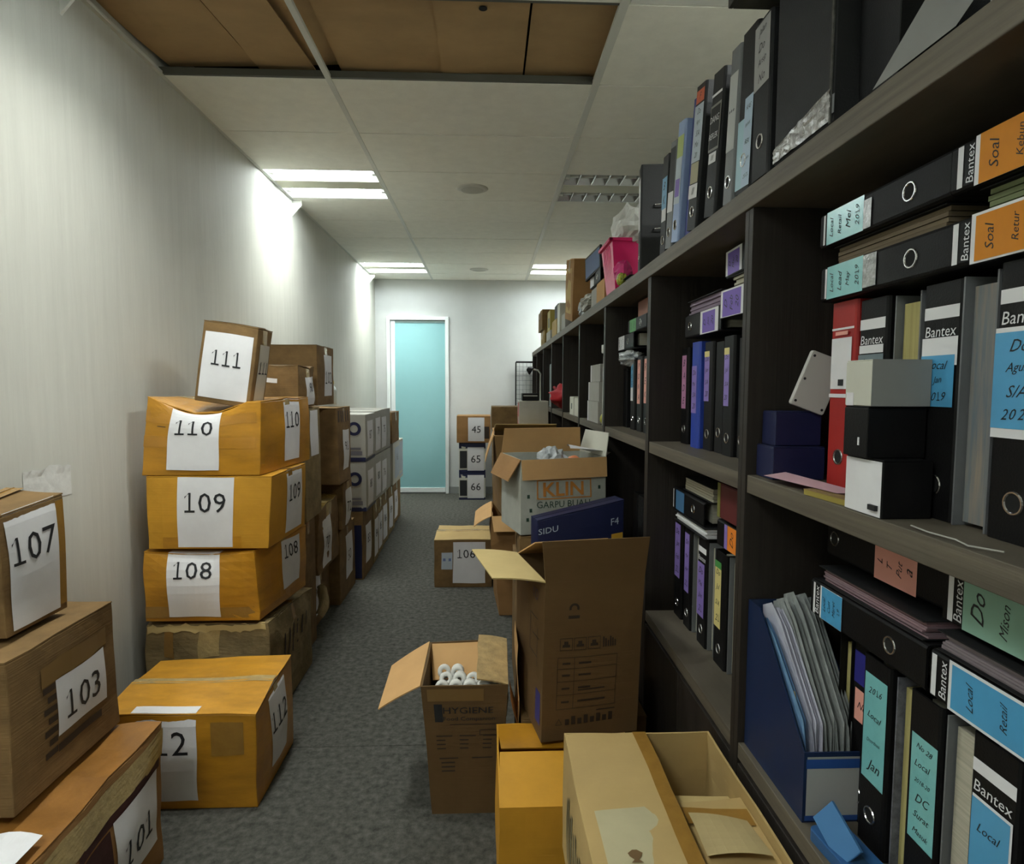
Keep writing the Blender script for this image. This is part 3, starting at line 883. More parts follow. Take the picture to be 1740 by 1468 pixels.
def table(b):
    L = []
    x0, x1 = .045, .235
    for v in (.098, .142, .183, .222, .256):
        L.append((x0, v - .0007, x1, v + .0007))
    for u in (x0, .098, x1):
        L.append((u - .0007, .098, u + .0007, .256))
    for v in (.12, .162, .202, .238):
        L += [(.06, v - .003, .085, v + .003), (.112, v - .003, .112 + (.09 if v < .13 else .04), v + .003)]
    L += [(.112, .152, .20, .156), (.175, .083, .235, .0865)]
    for k in range(3):                       # icon squares
        u = .05 + .045 * k
        L += [(u, .278, u + .04, .2795), (u, .3145, u + .04, .316), (u, .278, u + .0015, .316), (u + .0385, .278, u + .04, .316)]
        L += [(u + .008, .288, u + .032, .296), (u + .013, .296, u + .026, .306)]
    for k in range(6):
        L.append((.188 + .0075 * k, .281, .1925 + .0075 * k, .312 - .006 * (k % 3)))
    L += [(.075, .375, .11, .384)]
    for k in range(8):                       # bottom row of marks
        L.append((.075 + .02 * k, .048, .075 + .02 * k + .013, .048 + .018 + .008 * (k % 2)))
    b.rects('front', L, INKB)
    g = G()
    for k in range(10):
        a0, a1 = R(-20 + 22 * k), R(-20 + 22 * (k + 1))
        g.add([b.P('front', .0925 + r * cos(a), .405 + r * sin(a), .0015) for a, r in ((a0, .009), (a1, .009), (a1, .016), (a0, .016))], [(0, 1, 2, 3)])
    for A, B in (((.045, .05), (.065, .05)), ((.065, .05), (.055, .068)), ((.055, .068), (.045, .05))):
        dx, dy = B[0] - A[0], B[1] - A[1]
        q = math.hypot(dx, dy)
        nx, ny = -dy / q * .0008, dx / q * .0008
        g.add([b.P('front', A[0] + nx, A[1] + ny, .0015), b.P('front', A[0] - nx, A[1] - ny, .0015), b.P('front', B[0] - nx, B[1] - ny, .0015), b.P('front', B[0] + nx, B[1] + ny, .0015)], [(0, 1, 2, 3)])
    g.obj('logo', INKB, b.e)
table(T)
T.text('left', .25, .43, 'YO', .05, mat('faded violet print', '4A3A46', .7), squash=.9)
T.text('left', .14, .445, 'NO', .04, MATS['faded violet print'], squash=.9)
T.patch('print', 'left', .27, .04, .32, .14, mat('violet patch', '3D3C78', .5), .0012, 2)
T.rects('left', [(.20, .24, .203, .36), (.28, .21, .283, .33), (.20, .357, .283, .36), (.20, .24, .283, .243), (.23, .30, .30, .303)], INKB)

# --- cream carton in the foreground, half open
sup2 = bx('brown carton on the carpet under the cream foreground carton', .20, .545, .98, 1.46, 0, .24, KRAFTD, seed=65, n=3).closed('x', TAPE)
C = bx('half open cream carton with brown tape in the right foreground', .188, .552, .90, 1.485, .252, .545, CREAM, seed=66, amp=.004).open()
LY, LX = .585, .364
C.slab('flap', -LX / 2, .02, -LY / 2, LY / 2 - .012, .296 - .004, .300 - .004, CREAM, lambda a, b: .006 * a)
C.slab('flap', .035, LX / 2 - .007, -LY / 2 + .006, LY / 2 - .21, .262, .266, CREAM, lambda a, b: -.012 * b + .01 * a)
C.slab('flap', -.01, LX / 2 - .007, LY / 2 - .26, LY / 2 - .14, .236, .240, PALE, lambda a, b: -.02 * b)
g = G().grid(lambda a, c: C.D((-.012 + .032 * a + .0, -LY / 2 + (LY - .012) * c, .2985)) + Vector((0, 0, .004)), 2, 8)
g.obj('tape', TAPE, C.e)
g = G().grid(lambda a, c: C.D((.04 + .13 * a, -LY / 2 + .30 + .05 * c - .02 * a, .270)) + Vector((0, 0, .001 + .006 * a - .008)), 4, 2)
g.obj('tape', TAPE, C.e)
g = G().grid(lambda a, c: C.D((.045 + .11 * a, -LY / 2 + .20 + .12 * c - .03 * a, .272 + .02 * (a * (1 - c)) + .006 * sin(a * 3))), 6, 6)
g.obj('torn_flap', mat('torn inner ply', 'B3A070', .85, .1, (9, 9, 9)), C.e)
C.rects('left', [(.1 + .03 * k, .05 + .01 * (k % 3), .115 + .03 * k, .20 + .02 * (k % 2)) for k in range(12)], mat('faded stripe', '7C7455', .8))
g = G().grid(lambda a, c: C.D((-.155 + (.10 + .05 * c + .012 * sin(9 * c)) * a, -LY / 2 + .13 + .16 * c + .02 * a, .2975)) + Vector((0, 0, .0022)), 8, 10)
g.obj('peeled_patch', mat('peeled pale ply', 'B9B08C', .85, .08, (9, 9, 9)), C.e)
st = G().grid(lambda a, c: C.D((-.10 + .006 * sin(7 * c + 3 * a) + .022 * (a - .5) * (1 - .3 * c), -LY / 2 + .17 + .03 * (c - .5), .2975)) + Vector((0, 0, .0035)), 4, 4)
st.obj('stain', mat('brown stain', '6B5230', .8), C.e)

# --- carton with plastic bag, and navy carton, leaning on the shelves
s1 = bx('large brown carton on the carpet under the white fruit fork carton', .125, .555, 2.44, 3.12, 0, .60, KRAFTD, seed=67, n=3).closed('x', TAPE)
s2 = bx('flat brown carton between the large carton and the white fruit fork carton', .14, .55, 2.72, 3.12, .612, .735, KRAFTD, seed=68, n=3).closed('x', TAPE)
KW = mat('white printed carton', 'B9BCB2', .6, .12, (14, 14, 14), spec=.3)
K = Box('open white carton of fruit forks with orange lettering, leaning to the shelves', (.145 + .205 * cos(R(15)) - .15 * sin(R(15)), 2.72 + .205 * sin(R(15)) + .15 * cos(R(15)), .748), .41, .30, .335, KW, rot=15, seed=69, amp=.004).open()
K.flap('f', .09, 172, PEACH, inset=.002)
K.flap('b', .12, -8, PEACH, inset=.01)
K.flap('l', .11, 150, KRAFT)
K.flap('r', .11, 12, CARTONW, inset=.02)
ORG = mat('orange print', 'D08A3C', .55)
GRN = mat('dark green print', '2E4A3C', .6)
K.text('front', .20, .198, 'KLIN', .085, ORG, squash=1.1, bold=.02)
K.rects('front', [(.075, .155, .335, .160), (.075, .235, .335, .240), (.075, .155, .081, .240), (.329, .155, .335, .240)], ORG)
K.text('front', .20, .132, 'GARPU BUAH', .042, GRN)
for u, v in ((.03, .16), (.04, .10), (.025, .06), (.37, .19), (.12, .055), (.05, .03)):
    K.rects('front', [(u, v, u + .012, v + .016)], GRN)
bag = thing('plastic_bag', 'crumpled clear plastic bag sticking out of the white fruit fork carton', 'bag', (.30, 2.92, 1.03))
def blob(g, rx, ry, rz, seed, amp, nu=20, nv=14):
    def fn(a, c):
        th, ph = 2 * pi * a, pi * c
        p = Vector((sin(ph) * cos(th), sin(ph) * sin(th), -cos(ph)))
        q = 1 + amp * noise.noise(p * 2.3 + Vector((seed, 0, 0))) + amp * .6 * noise.noise(p * 6 + Vector((seed, 5, 0)))
        return Vector((p.x * rx, p.y * ry, p.z * rz)) * q
    return g.grid(fn, nu, nv)
PLAST = mat('crumpled clear plastic', 'BFC5C8', .2, .25, (30, 30, 30), .8, (50, 50, 50), .6)
blob(G(), .075, .06, .085, 3, .35).obj('film', PLAST, bag)
ob = blob(G(), .035, .03, .03, 8, .1, 12, 8).obj('orange_bundle', mat('orange plastic', 'E48A5C', .45), smooth=True)
ob.location = (.40, 2.88, 1.055)
tag(ob, 'small orange plastic bundle at the mouth of the white fruit fork carton', 'bundle')
ps = thing('paper_sheet', 'bent white paper sheet lying over the right end of the white fruit fork carton', 'paper', (.47, 2.93, 1.10))
G().grid(lambda a, c: Vector((-.09 + .19 * a, -.07 + .13 * c, .02 - .03 * a + .012 * sin(3 * c + 2 * a))), 6, 6).obj('sheet', PAPER, ps)
N = Box('navy paper carton with a yellow corner, below the white fruit fork carton', (.375, 2.585, .612), .37, .12, .30, NAVY, rot=8, seed=70, amp=.003,
        off={'lft': (0, 0, -.055), 'rft': (0, 0, .02), 'lbt': (0, 0, -.06), 'rbt': (0, 0, .015)}).closed('x', None)
N.text('front', .045, .245, 'SIDU', .04, PAPERB)
N.text('front', .33, .225, 'F4', .04, PAPERB)
N.patch('print', 'front', .315, .10, .365, .175, mat('yellow patch', 'D9A93C', .5), .0012, 2)

# --- the pile further down the aisle
b = bx('brown carton numbered 106 on the carpet in the aisle', -.372, .03, 4.30, 4.74, 0, .335, KRAFTD, seed=71, amp=.005).closed('x', TAPE, .016, fm=CREAM, gap=.003)
b.label('front', .13, .03, .225, .29, '106', .085, tv=.72, tu=.40)
b.patch('sticker', 'front', .05, .13, .125, .25, PAPERB, .0009)
b.rects('front', [(.06, .19, .115, .21)], mat('blue stamp', '6A78A8', .6))
b = bx('brown carton on the carpet behind the tall open carton', .04, .45, 3.75, 4.2, 0, .44, KRAFT, seed=72, amp=.008, n=5, off={'lfb': (.03, 0, 0)}).closed('x', TAPE)
b = bx('squashed open carton with tan flaps, middle of the right hand pile', .02, .43, 3.56, 4.0, .455, .66, KRAFT, seed=73, amp=.01, n=5).open()
b.flap('l', .12, 110, PEACH, curl=20)
b.flap('f', .10, 140, PEACH)
P3 = bx('brown carton with its side flap bent out, left of the white fruit fork carton', .035, .42, 3.50, 3.90, .67, 1.13, mat('dark kraft', '7D6036', .8, .15, (6, 6, 6)), seed=74, amp=.006, n=5, off={'lfb': (.05, 0, 0)}).open()
P3.flap('l', .16, 158, PEACH, curl=8)
P3.flap('f', .14, -100, PEACH)
P3.flap('b', .14, -70, PALE)
b = bx('lower brown carton of the mid aisle pile below the flat topped one', .05, .50, 4.80, 5.30, 0, .5, KRAFTD, seed=75, n=3).closed('x', TAPE)
b = bx('flat topped carton with tan lid carrying the grey carton', .04, .52, 4.80, 5.30, .512, 1.055, KRAFTD, seed=76, amp=.008, n=5).closed('x', TAPE, .01, fm=PEACH, gap=.006)
b.flap('f', .16, 60, PALE, curl=10)
gb = bx('plain light grey carton on top of the mid aisle pile', .245, .475, 4.90, 5.15, 1.085, 1.285, GREYBOX, seed=77, amp=.001, n=3, name='grey_carton').closed('x', None, fm=CARTONW)
gb.patch('print', 'left', .02, .01, .24, .19, mat('red side print', '9A4A48', .6), .001, 2)
for i, (z0, z1, lab) in enumerate(((0, .49, 'lowest brown carton of the far right pile near carton 66'), (.50, .92, 'middle brown carton of the far right pile'), (.93, 1.205, 'top brown carton of the far right pile, left of the grey carton'))):
    b = bx(lab, .055 - .01 * i, .48, 6.0, 6.45, z0, z1, KRAFTD, seed=80 + i, amp=.004, n=4).closed('x', TAPE)
b = bx('brown carton right of the 65 and 66 cartons', .06, .45, 7.0, 7.5, 0, .62, KRAFT, seed=84, amp=.004, n=4).closed('x', TAPE)
b.patch('print', 'front', .02, .02, .2, .2, mat('dark print', '3A2A1C', .7), .001, 2)
for i, (z0, z1, num) in enumerate(((0, .335, '66'), (.345, .70, '65'))):
    b = bx(('white and navy archive carton numbered 66 on the carpet by the door', 'white and navy archive carton numbered 65 between two others by the door')[i], -.357, -.03, 7.70, 8.02, z0, z1, CARTONW, seed=86 + i, amp=.001, n=3, name='archive_carton', group='archive cartons by the door').closed('x', None, fm=NAVY)
    b.patch('print', 'front', .0, z1 - z0 - .06, .327, z1 - z0, NAVY, .0009, 2)
    b.patch('print', 'front', .0, 0, .327, .03, NAVY, .0009, 2)
    b.patch('print', 'front', .01, .05, .10, z1 - z0 - .09, INK, .0009, 2)
    b.label('front', .105, .02, .205, .29, num, .13, tv=.5)
b = bx('brown carton numbered 45 on top of the archive cartons by the door', -.384, .03, 7.68, 8.05, .712, 1.04, KRAFT, seed=89, amp=.002, n=4).closed('x', TAPE)
b.label('front', .14, .02, .20, .29, '45', .12, tv=.5)
b.patch('print', 'front', .30, .05, .40, .2, INKB, .001, 2)

# ================================================================ BINDERS
MC = {}
def flat(g, x0, x1, z0, z1, y):
    return g.add([(x0, y, z0), (x1, y, z0), (x1, y, z1), (x0, y, z1)], [(0, 1, 2, 3)])
def cover_mesh(w, h, d, m):
    k = ('c', round(w, 3), h, d, m.name)
    if k not in MC:
        g = G()
        t = .003
        # spine slightly rounded at its two long edges, boards run back from it
        pr = [(-w / 2, d), (-w / 2, .006), (-w / 2 + .002, .002), (-w / 2 + .006, 0), (w / 2 - .006, 0), (w / 2 - .002, .002), (w / 2, .006), (w / 2, d)]
        ir = [(-w / 2 + t, d), (-w / 2 + t, .008), (-w / 2 + t + .001, .006), (-w / 2 + .008, .004), (w / 2 - .008, .004), (w / 2 - t - .001, .006), (w / 2 - t, .008), (w / 2 - t, d)]
        N = 8
        V = [(x, y, z) for P_, z in ((pr, 0), (ir, 0), (pr, h), (ir, h)) for x, y in P_]
        F = []
        for i in range(N - 1):
            F += [(i, i + 1, 2 * N + i + 1, 2 * N + i), (N + i + 1, N + i, 3 * N + i, 3 * N + i + 1),
                  (i + 1, i, N + i, N + i + 1), (2 * N + i, 2 * N + i + 1, 3 * N + i + 1, 3 * N + i)]
        F += [(0, N, 3 * N, 2 * N)[::-1], (N - 1, 2 * N - 1, 4 * N - 1, 3 * N - 1)]
        g.add(V, F)
        MC[k] = g.mesh('cover', m)
    return MC[k]
def pages_mesh(w, h, d, m):
    k = ('p', round(w, 3), h, d, m.name)
    if k not in MC:
        MC[k] = G().box(-w / 2 + .010, w / 2 - .006, .03, d - .012, .006, h - .014).mesh('paper_block', m)
    return MC[k]
RING = G()
for i in range(20):
    a0, a1 = 2 * pi * i / 20, 2 * pi * (i + 1) / 20
    for j in range(6):
        b0, b1 = 2 * pi * j / 6, 2 * pi * (j + 1) / 6
        f = lambda a, b: ((.0135 + .0018 * cos(b)) * cos(a), .0018 * sin(b), (.0135 + .0018 * cos(b)) * sin(a))
        RING.add([f(a0, b0), f(a1, b0), f(a1, b1), f(a0, b1)], [(0, 1, 2, 3)])
RINGM = RING.mesh('finger_ring', METAL, True)
HOLEM = G().add([(.0128 * cos(2 * pi * i / 16), -.0004, .0128 * sin(2 * pi * i / 16)) for i in range(16)], [tuple(range(16))]).mesh('finger_hole', HOLE)

def put_text(e, body, xc, zc, y, maxw, maxh, m, shear=0.0, rot=0.0, name='lettering'):
    V, F, tw, th = text2d(body, shear)
    s = min(maxw / tw, maxh / th)
    c, sn = cos(rot), sin(rot)
    return mk(name, [(xc + (x * c - z * sn) * s, y, zc + (x * sn + z * c) * s) for x, z in V], F, m, e)

def binder(label, M, w=.075, h=.318, d=.285, m=None, deco=(), ring=.05, pages=PAGESV, group='lever arch binders on the bookcase', name='lever_arch_binder', ringside=False):
    e = thing(name, label, 'binder', M, group)
    share('cover', cover_mesh(w, h, d, m or BLK), e)
    if pages:
        share('paper_block', pages_mesh(w, h, d, pages), e)
    if ring:
        share('finger_ring', RINGM, e).location = (0, -.0005, ring)
        share('finger_hole', HOLEM, e).location = (0, 0, ring)
    if ringside:
        r = share('finger_ring', RINGM, e)
        r.matrix_basis = Matrix.Translation((w / 2 + .0005, .2, .08)) @ Matrix.Rotation(pi / 2, 4, 'Z')
    for di, t in enumerate(deco):
        yo = -.0007 - .0005 * di
        if t[0] == 'band':
            flat(G(), -w / 2 + .005, w / 2 - .005, t[1], t[2], yo).obj('spine_band', t[3] if len(t) > 3 else PAPER, e)
        elif t[0] == 'brand':
            put_text(e, t[2], 0, t[1], yo, w * .78, .021, t[3] if len(t) > 3 else PAPER, .12, name='brand_lettering')
        elif t[0] == 'label':
            _, f0, f1, z0, z1, mm, lines = t
            x0, x1 = -w / 2 + w * f0, -w / 2 + w * f1
            p = flat(G(), x0, x1, z0, z1, yo).obj('spine_label', LAB[mm] if isinstance(mm, str) else mm, e)
            if lines:
                n = len(lines)
                rr = random.Random(label)
                for i, ln in enumerate(lines):
                    put_text(p, ln, (x0 + x1) / 2 + rr.uniform(-.002, .002), z1 - (z1 - z0) * (i + .6) / (n + .25), yo - .0004, (x1 - x0) * .62,
                             (z1 - z0) / n * .5, INK, .4, rr.uniform(-.06, .1), name='handwriting')
        elif t[0] == 'glare':
            x0, x1 = -w / 2 + w * t[1], -w / 2 + w * t[2]
            flat(G(), x0, x1, t[3], t[4], yo).obj('clear_tape', mat('clear tape glare', '8A8F8E', .12, .5, (60, 60, 60), .6, (80, 80, 80), .8, coat=1), e)
    return e
def stand(X, ya, yb, z, lean=0.0, turn=0.0):
    return Matrix.Translation((X, (ya + yb) / 2, z + abs(sin(R(lean))) * (yb - ya) / 2)) @ Matrix.Rotation(-pi / 2 + R(turn), 4, 'Z') @ Matrix.Rotation(R(lean), 4, 'Y')
def lie(X, y0, z0, w, tilt=0.0):
    return Matrix.Translation((X, y0, z0 + w / 2)) @ Matrix.Rotation(R(tilt), 4, 'X') @ Matrix.Rotation(-pi / 2, 4, 'Z') @ Matrix.Rotation(-pi / 2, 4, 'Y')
def flip(X, ya, yb, z, d=.285, lean=0.0):
    return Matrix.Translation((X + d, (ya + yb) / 2, z)) @ Matrix.Rotation(pi / 2, 4, 'Z') @ Matrix.Rotation(R(lean), 4, 'Y')
def BT(h=.318):
    return [('band', h - .052, h - .034), ('brand', h - .070, 'Bantex')]
def simple(name, label, cat, parts, M=None, group=None):
    e = thing(name, label, cat, M or (0, 0, 0), group)
    for pn, g, m in parts:
        g.obj(pn, m, e, bev=.0015 if pn not in ('sheet', 'print', 'lettering') else 0)
    return e

Z1, Z0 = 1.2105, .5945          # upper and lower shelf surfaces
# ---------------------------------------------------------------- nearest bay, upper shelf
X1 = .66
binder('red lever-arch binder with a white lined spine label, near bay', stand(X1, 1.108, 1.19, Z1), .082, .352, m=REDB, ring=.062,
       deco=[('band', .300, .304), ('label', .08, .88, .190, .285, 'white', []), ('label', .4, .62, .196, .208, INK, []), ('band', .174, .181), ('label', .25, .75, .290, .297, 'pink', [])])
binder('black binder with a grey blue spine label, right of the red binder', stand(X1, 1.018, 1.10, Z1), .08, .345,
       deco=BT(.345) + [('label', .08, .92, .252, .266, 'white', []), ('label', .06, .94, .17, .25, 'grey', ['Local', 'Agst', '2020'])])
e = binder('grey binder turned pages outward behind the white carton, near bay', flip(X1 + .005, .945, 1.01, Z1), .062, .342, m=GREYB, ring=0, pages=PAGEY)
binder('black binder with a blue label and white brand band, third in the near bay', stand(X1, .855, .935, Z1), .08, .345,
       deco=BT(.345) + [('label', .05, .95, .225, .266, 'white', []), ('label', .05, .9, .165, .24, 'blue', ['Local', 'Jan', '2019'])])
e = binder('grey binder with mixed coloured papers turned pages outward, near bay', flip(X1 - .005, .788, .85, Z1), .06, .345, m=GREYB, ring=0, pages=mat('mixed coloured sheets', '8A7F70', .85, .3, (90, 3, 6), var2='5A6B78'))
binder('black binder with a large blue label at the right picture edge, upper shelf', stand(X1 - .01, .70, .783, Z1), .083, .35,
       deco=BT(.35) + [('label', .02, .95, .13, .268, 'white', []), ('label', .02, .9, .142, .262, 'blue', ['Do', 'Agus', 'S/A', '2021'])])
binder('black binder just past the right picture edge, upper shelf', stand(X1, .61, .695, Z1), .083, .345, deco=BT(.345))
# lying binders
XH = .64
binder('black binder lying flat with teal label, upper of the left pair, near bay', lie(XH, .865, 1.668, .065), .065, .34, ring=.085,
       deco=[('band', .322, .328), ('label', .04, .96, .200, .316, 'teal', ['Local', 'Retail', 'Mei', '2019']), ('glare', .06, .8, .178, .200)])
binder('black binder lying flat with teal label, lower of the left pair, near bay', lie(XH, .855, 1.566, .065), .065, .34, ring=.085,
       deco=[('band', .320, .326), ('label', .04, .96, .205, .318, 'teal', ['Local', 'Lead', 'May', '2019']), ('glare', .1, .94, .168, .205)])
binder('black binder lying flat with orange label, upper of the right pair, near bay', lie(XH, .524, 1.668, .065), .065, .34, ring=.05,
       deco=[('band', .318, .328), ('brand', .305, 'Bantex'), ('label', .0, .98, .13, .296, 'white', []), ('label', .0, .98, .12, .288, 'orange', ['Soal', 'Kebun', 'Laut', 'Des'])])
binder('black binder lying flat with orange label, lower of the right pair, near bay', lie(XH, .524, 1.566, .065), .065, .34, ring=.05,
       deco=[('band', .320, .330), ('brand', .306, 'Bantex'), ('label', .0, 1, .125, .296, 'white', []), ('label', .04, .94, .12, .288, 'orange', ['Soal', 'Retur', 'Feb', '20'])])
def folder(label, x0, x1, y0, y1, z0, z1, m, tilt=0.0, leaf=8):
    e = thing('paper_folder', label, 'folder', Matrix.Translation((x0, (y0 + y1) / 2, z0)) @ Matrix.Rotation(R(tilt), 4, 'X'))
    L = (y1 - y0) / 2
    g = G()
    rr = random.Random(label)
    h = z1 - z0
    for k in range(leaf):
        j = rr.uniform(0, .008)
        g.box(.004 + j, x1 - x0, -L + rr.uniform(0, .01), L - rr.uniform(0, .01), .002 + (h - .004) * k / leaf, .002 + (h - .004) * (k + .86) / leaf)
    g.obj('sheets', m, e)
    G().box(0, x1 - x0, -L, L, 0, .0018).box(0, x1 - x0, -L, L, h - .0018, h).obj('cover', BLK2, e)
    return e
folder('brown document folder pressed between the two left lying binders', .655, .92, .89, 1.18, 1.6325, 1.667, mat('brown sheets', '6E604A', .8, .2, (3, 3, 200)), leaf=4)
folder('green edged document folder between the two orange labelled binders', .655, .92, .525, .83, 1.6325, 1.667, mat('green sheets', '77805A', .8, .2, (3, 3, 200)), leaf=4)

# small cartons in front of the binders
def carton(label, x0, x1, y0, y1, z0, z1, m, extra=None, name='small_carton', bev=.0015, rot=0):
    e = thing(name, label, 'carton', Matrix.Translation(((x0 + x1) / 2, (y0 + y1) / 2, z0)) @ Matrix.Rotation(R(rot), 4, 'Z'))
    hx, hy, h = (x1 - x0) / 2, (y1 - y0) / 2, z1 - z0
    G().box(-hx, hx, -hy, hy, 0, h * .97).obj('body', m, e, bev=bev)
    G().box(-hx + .001, hx - .001, -hy + .001, hy - .001, h * .972, h).obj('lid', m, e, bev=.0008)
    for nm, g, mm in (extra(hx, hy, h) if extra else ()):
        g.obj(nm, mm, e)
    return e
# front of these cartons faces the aisle (-x); their ends face the camera (-y)
DG = mat('dark grey carton', '8E8F8C', .7, .06, (9, 9, 9))
carton('white and grey small carton, top of the three stacked before the binders', .566, .656, .905, .972, 1.3755, 1.445, CARTONW,
       lambda hx, hy, h: [('end_print', G().add([(-hx, -hy - .0006, 0), (hx, -hy - .0006, 0), (hx, -hy - .0006, h), (-hx, -hy - .0006, h)], [(0, 1, 2, 3)]), DG),
                          ('tab', flat(G(), 0, .0001, 0, .0001, 0).add([(-hx - .0005, .01, 0), (-hx - .0005, hy - .004, 0), (-hx - .0005, hy - .004, .02), (-hx - .0005, .01, .02)], [(0, 1, 2, 3)]), PAPER)])
carton('black small carton, middle of the three stacked before the binders', .566, .656, .91, .972, 1.2975, 1.375, BLK,
       lambda hx, hy, h: [('logo', G().box(-hx - .0008, -hx, -.012, -.008, .018, .030), PAPER)])
carton('white fronted black small carton, bottom of the three stacked before the binders', .577, .652, .885, .98, Z1, 1.297, BLK,
       lambda hx, hy, h: [('front_print', G().grid(lambda a, c: Vector((-hx - .0008 - .004 * a * (1 - a), -hy + .002 + (2 * hy - .004) * a, .001 + (h - .004) * c)), 6, 2), PAPER),
                          ('logo', G().box(-hx - .006, -hx - .001, -.040, -.022, .010, .018), INK)])
carton('navy small carton, upper of the pair left of the red binder', .602, .70, 1.285, 1.348, 1.281, 1.353, NAVY, rot=0)
carton('navy small carton, lower of the pair left of the red binder', .592, .702, 1.270, 1.350, Z1, 1.280, NAVY, rot=0)
pn = thing('switch_plate', 'white plastic wall plate tilted on the navy cartons beside the red binder', 'wall plate',
           Matrix.Translation((.662, 1.288, 1.356)) @ Matrix.Rotation(R(20), 4, 'Y') @ Matrix.Rotation(R(4), 4, 'X'))
WP = mat('white plastic', 'C9C9C4', .4)
rounded_prism(G(), .075, .118, .012, .005, Matrix.Translation((0, 0, .061)) @ Matrix.Rotation(pi / 2, 4, 'X')).obj('plate', WP, pn, bev=.002)
for x, z in ((-.030, .012), (-.030, .06), (-.030, .11), (.030, .012), (.030, .11)):
    G().tube([(x, -.0115, z), (x, -.0126, z)], .0028, 10).obj('screw', INK, pn)
sh1 = thing('pink_slip', 'pink paper slips lying in front of the navy cartons', 'paper', Matrix.Translation((.605, 1.16, Z1 + .011)) @ Matrix.Rotation(R(8), 4, 'Z'))
G().grid(lambda a, c: Vector((-.025 + .05 * a, -.12 + .22 * c, .001 + .006 * a * c)), 4, 6).obj('sheet', mat('pink slip', 'C7A2AC', .7), sh1)
npad = thing('note_pad', 'yellow edged note pad on the shelf at the foot of the red binder', 'note pad', Matrix.Translation((.588, 1.05, Z1)) @ Matrix.Rotation(R(6), 4, 'Z'))
G().box(-.012, .012, -.09, .05, .0, .009).obj('pages', mat('pad yellow', '9A8A3E', .8), npad)
G().box(-.0125, .0125, -.0905, .0505, .009, .0105).obj('cover', mat('pad brown cover', '8C7348', .8), npad)
wr = thing('white_wire', 'loose white wire on the shelf in front of the black binders', 'wire', (.588, .76, Z1 + .003))
G().tube([(-.004, .07, 0), (-.008, .03, 0), (-.002, -.01, 0), (-.01, -.04, 0), (.01, -.07, 0)], .0012, 6).obj('strand', GREYBOX, wr)

# ---------------------------------------------------------------- nearest bay, lower shelf
XL_ = .67
binder('black binder with tall teal label, right of the blue magazine file', stand(XL_, .985, 1.058, Z0), .073, .34, ring=.06,
       deco=[('label', .12, .95, .12, .31, 'teal', ['2016', 'Local', 'Distribusi', 'Jan'])])
e = binder('checked grey binder turned pages outward between two black binders, low shelf', flip(XL_ + .01, .938, .98, Z0), .042, .33, m=mat('checked cloth board', '6A6C74', .7, .5, (70, 70, 70)), ring=0, pages=PAGEY)
binder('black binder with teal label covered in writing, second on the low near shelf', stand(XL_, .865, .935, Z0), .07, .335, ring=.045,
       deco=[('label', .15, .95, .10, .27, 'teal', ['No 28', 'Local', '2018-20', 'DC', 'Surat', 'Masuk'])])
e = binder('grey binder turned pages outward left of the last blue labelled binder, low shelf', flip(XL_ + .005, .80, .86, Z0), .06, .33, m=GREYB, ring=0, pages=PAGES)
binder('black binder with blue label at the right picture edge, low shelf', stand(XL_ - .01, .715, .795, Z0), .08, .345, ring=.05,
       deco=BT(.345) + [('label', .1, .92, .06, .262, 'white', []), ('label', .1, .88, .065, .258, 'blue', ['Local', 'Jan', 'Des 19'])])
binder('black binder just past the right picture edge, low shelf', stand(XL_, .63, .71, Z0), .08, .33)
binder('slim black binder with violet and pink labels behind the blue magazine file', stand(XL_ + .02, 1.065, 1.12, Z0), .055, .345,
       deco=[('label', .1, .9, .26, .32, mat('indigo label', '2A2A80', .5), []), ('label', .2, .95, .19, .25, 'pink', ['No'])], pages=PAGEY)
e = binder('slim black binder with yellowed pages turned outward behind the magazine file', flip(XL_ + .02, 1.125, 1.165, Z0), .04, .33, ring=0, pages=PAGEY)
# lying binders on top
binder('black binder lying flat with blue label and steel ring, low near shelf', lie(XL_ - .01, .89, .945, .072), .072, .335, ring=.085,
       deco=[('band', .318, .325), ('brand', .310, 'Bantex'), ('label', .05, .95, .222, .298, 'white', []), ('label', .06, .94, .222, .292, 'blue', ['Local', 'Cust', 'Maret', '19'])])
binder('black binder lying flat with framed blue label, right end of the low near shelf', lie(XL_ - .01, .545, .945, .072), .072, .335, ring=.05,
       deco=[('band', .322, .332), ('brand', .308, 'Bantex'), ('label', .0, 1, .10, .296, 'white', []), ('label', .06, .94, .106, .290, 'blue', ['Local', 'Retail', 'Des 19'])])
folder('pink paper bundle on top of the lying binder with blue label', .66, .92, .90, 1.20, 1.020, 1.05, mat('pink sheets', '8C6C70', .8, .3, (3, 3, 160), var2='6E6268'), leaf=7)
folder('pale pink paper bundle on the lying binder at the right, low shelf', .66, .92, .57, .87, 1.020, 1.05, mat('pale pink sheets', '857A7E', .8, .25, (3, 3, 160)), leaf=7)
binder('black binder lying flat under the mid shelf with salmon label', lie(XL_ + .02, .90, 1.066, .075), .075, .325, ring=.30,
       deco=[('label', .0, .92, .06, .17, 'pink', ['L', 'T', 'Put', 'a'])])
binder('black binder lying flat with mint label under the mid shelf', lie(XL_, .55, 1.062, .078), .078, .325, ring=.05,
       deco=[('band', .305, .315), ('brand', .295, 'Bantex'), ('label', .02, 1, .05, .285, 'mint', ['Do', 'Mison', '2019', 'S/A', 'Jan'])])
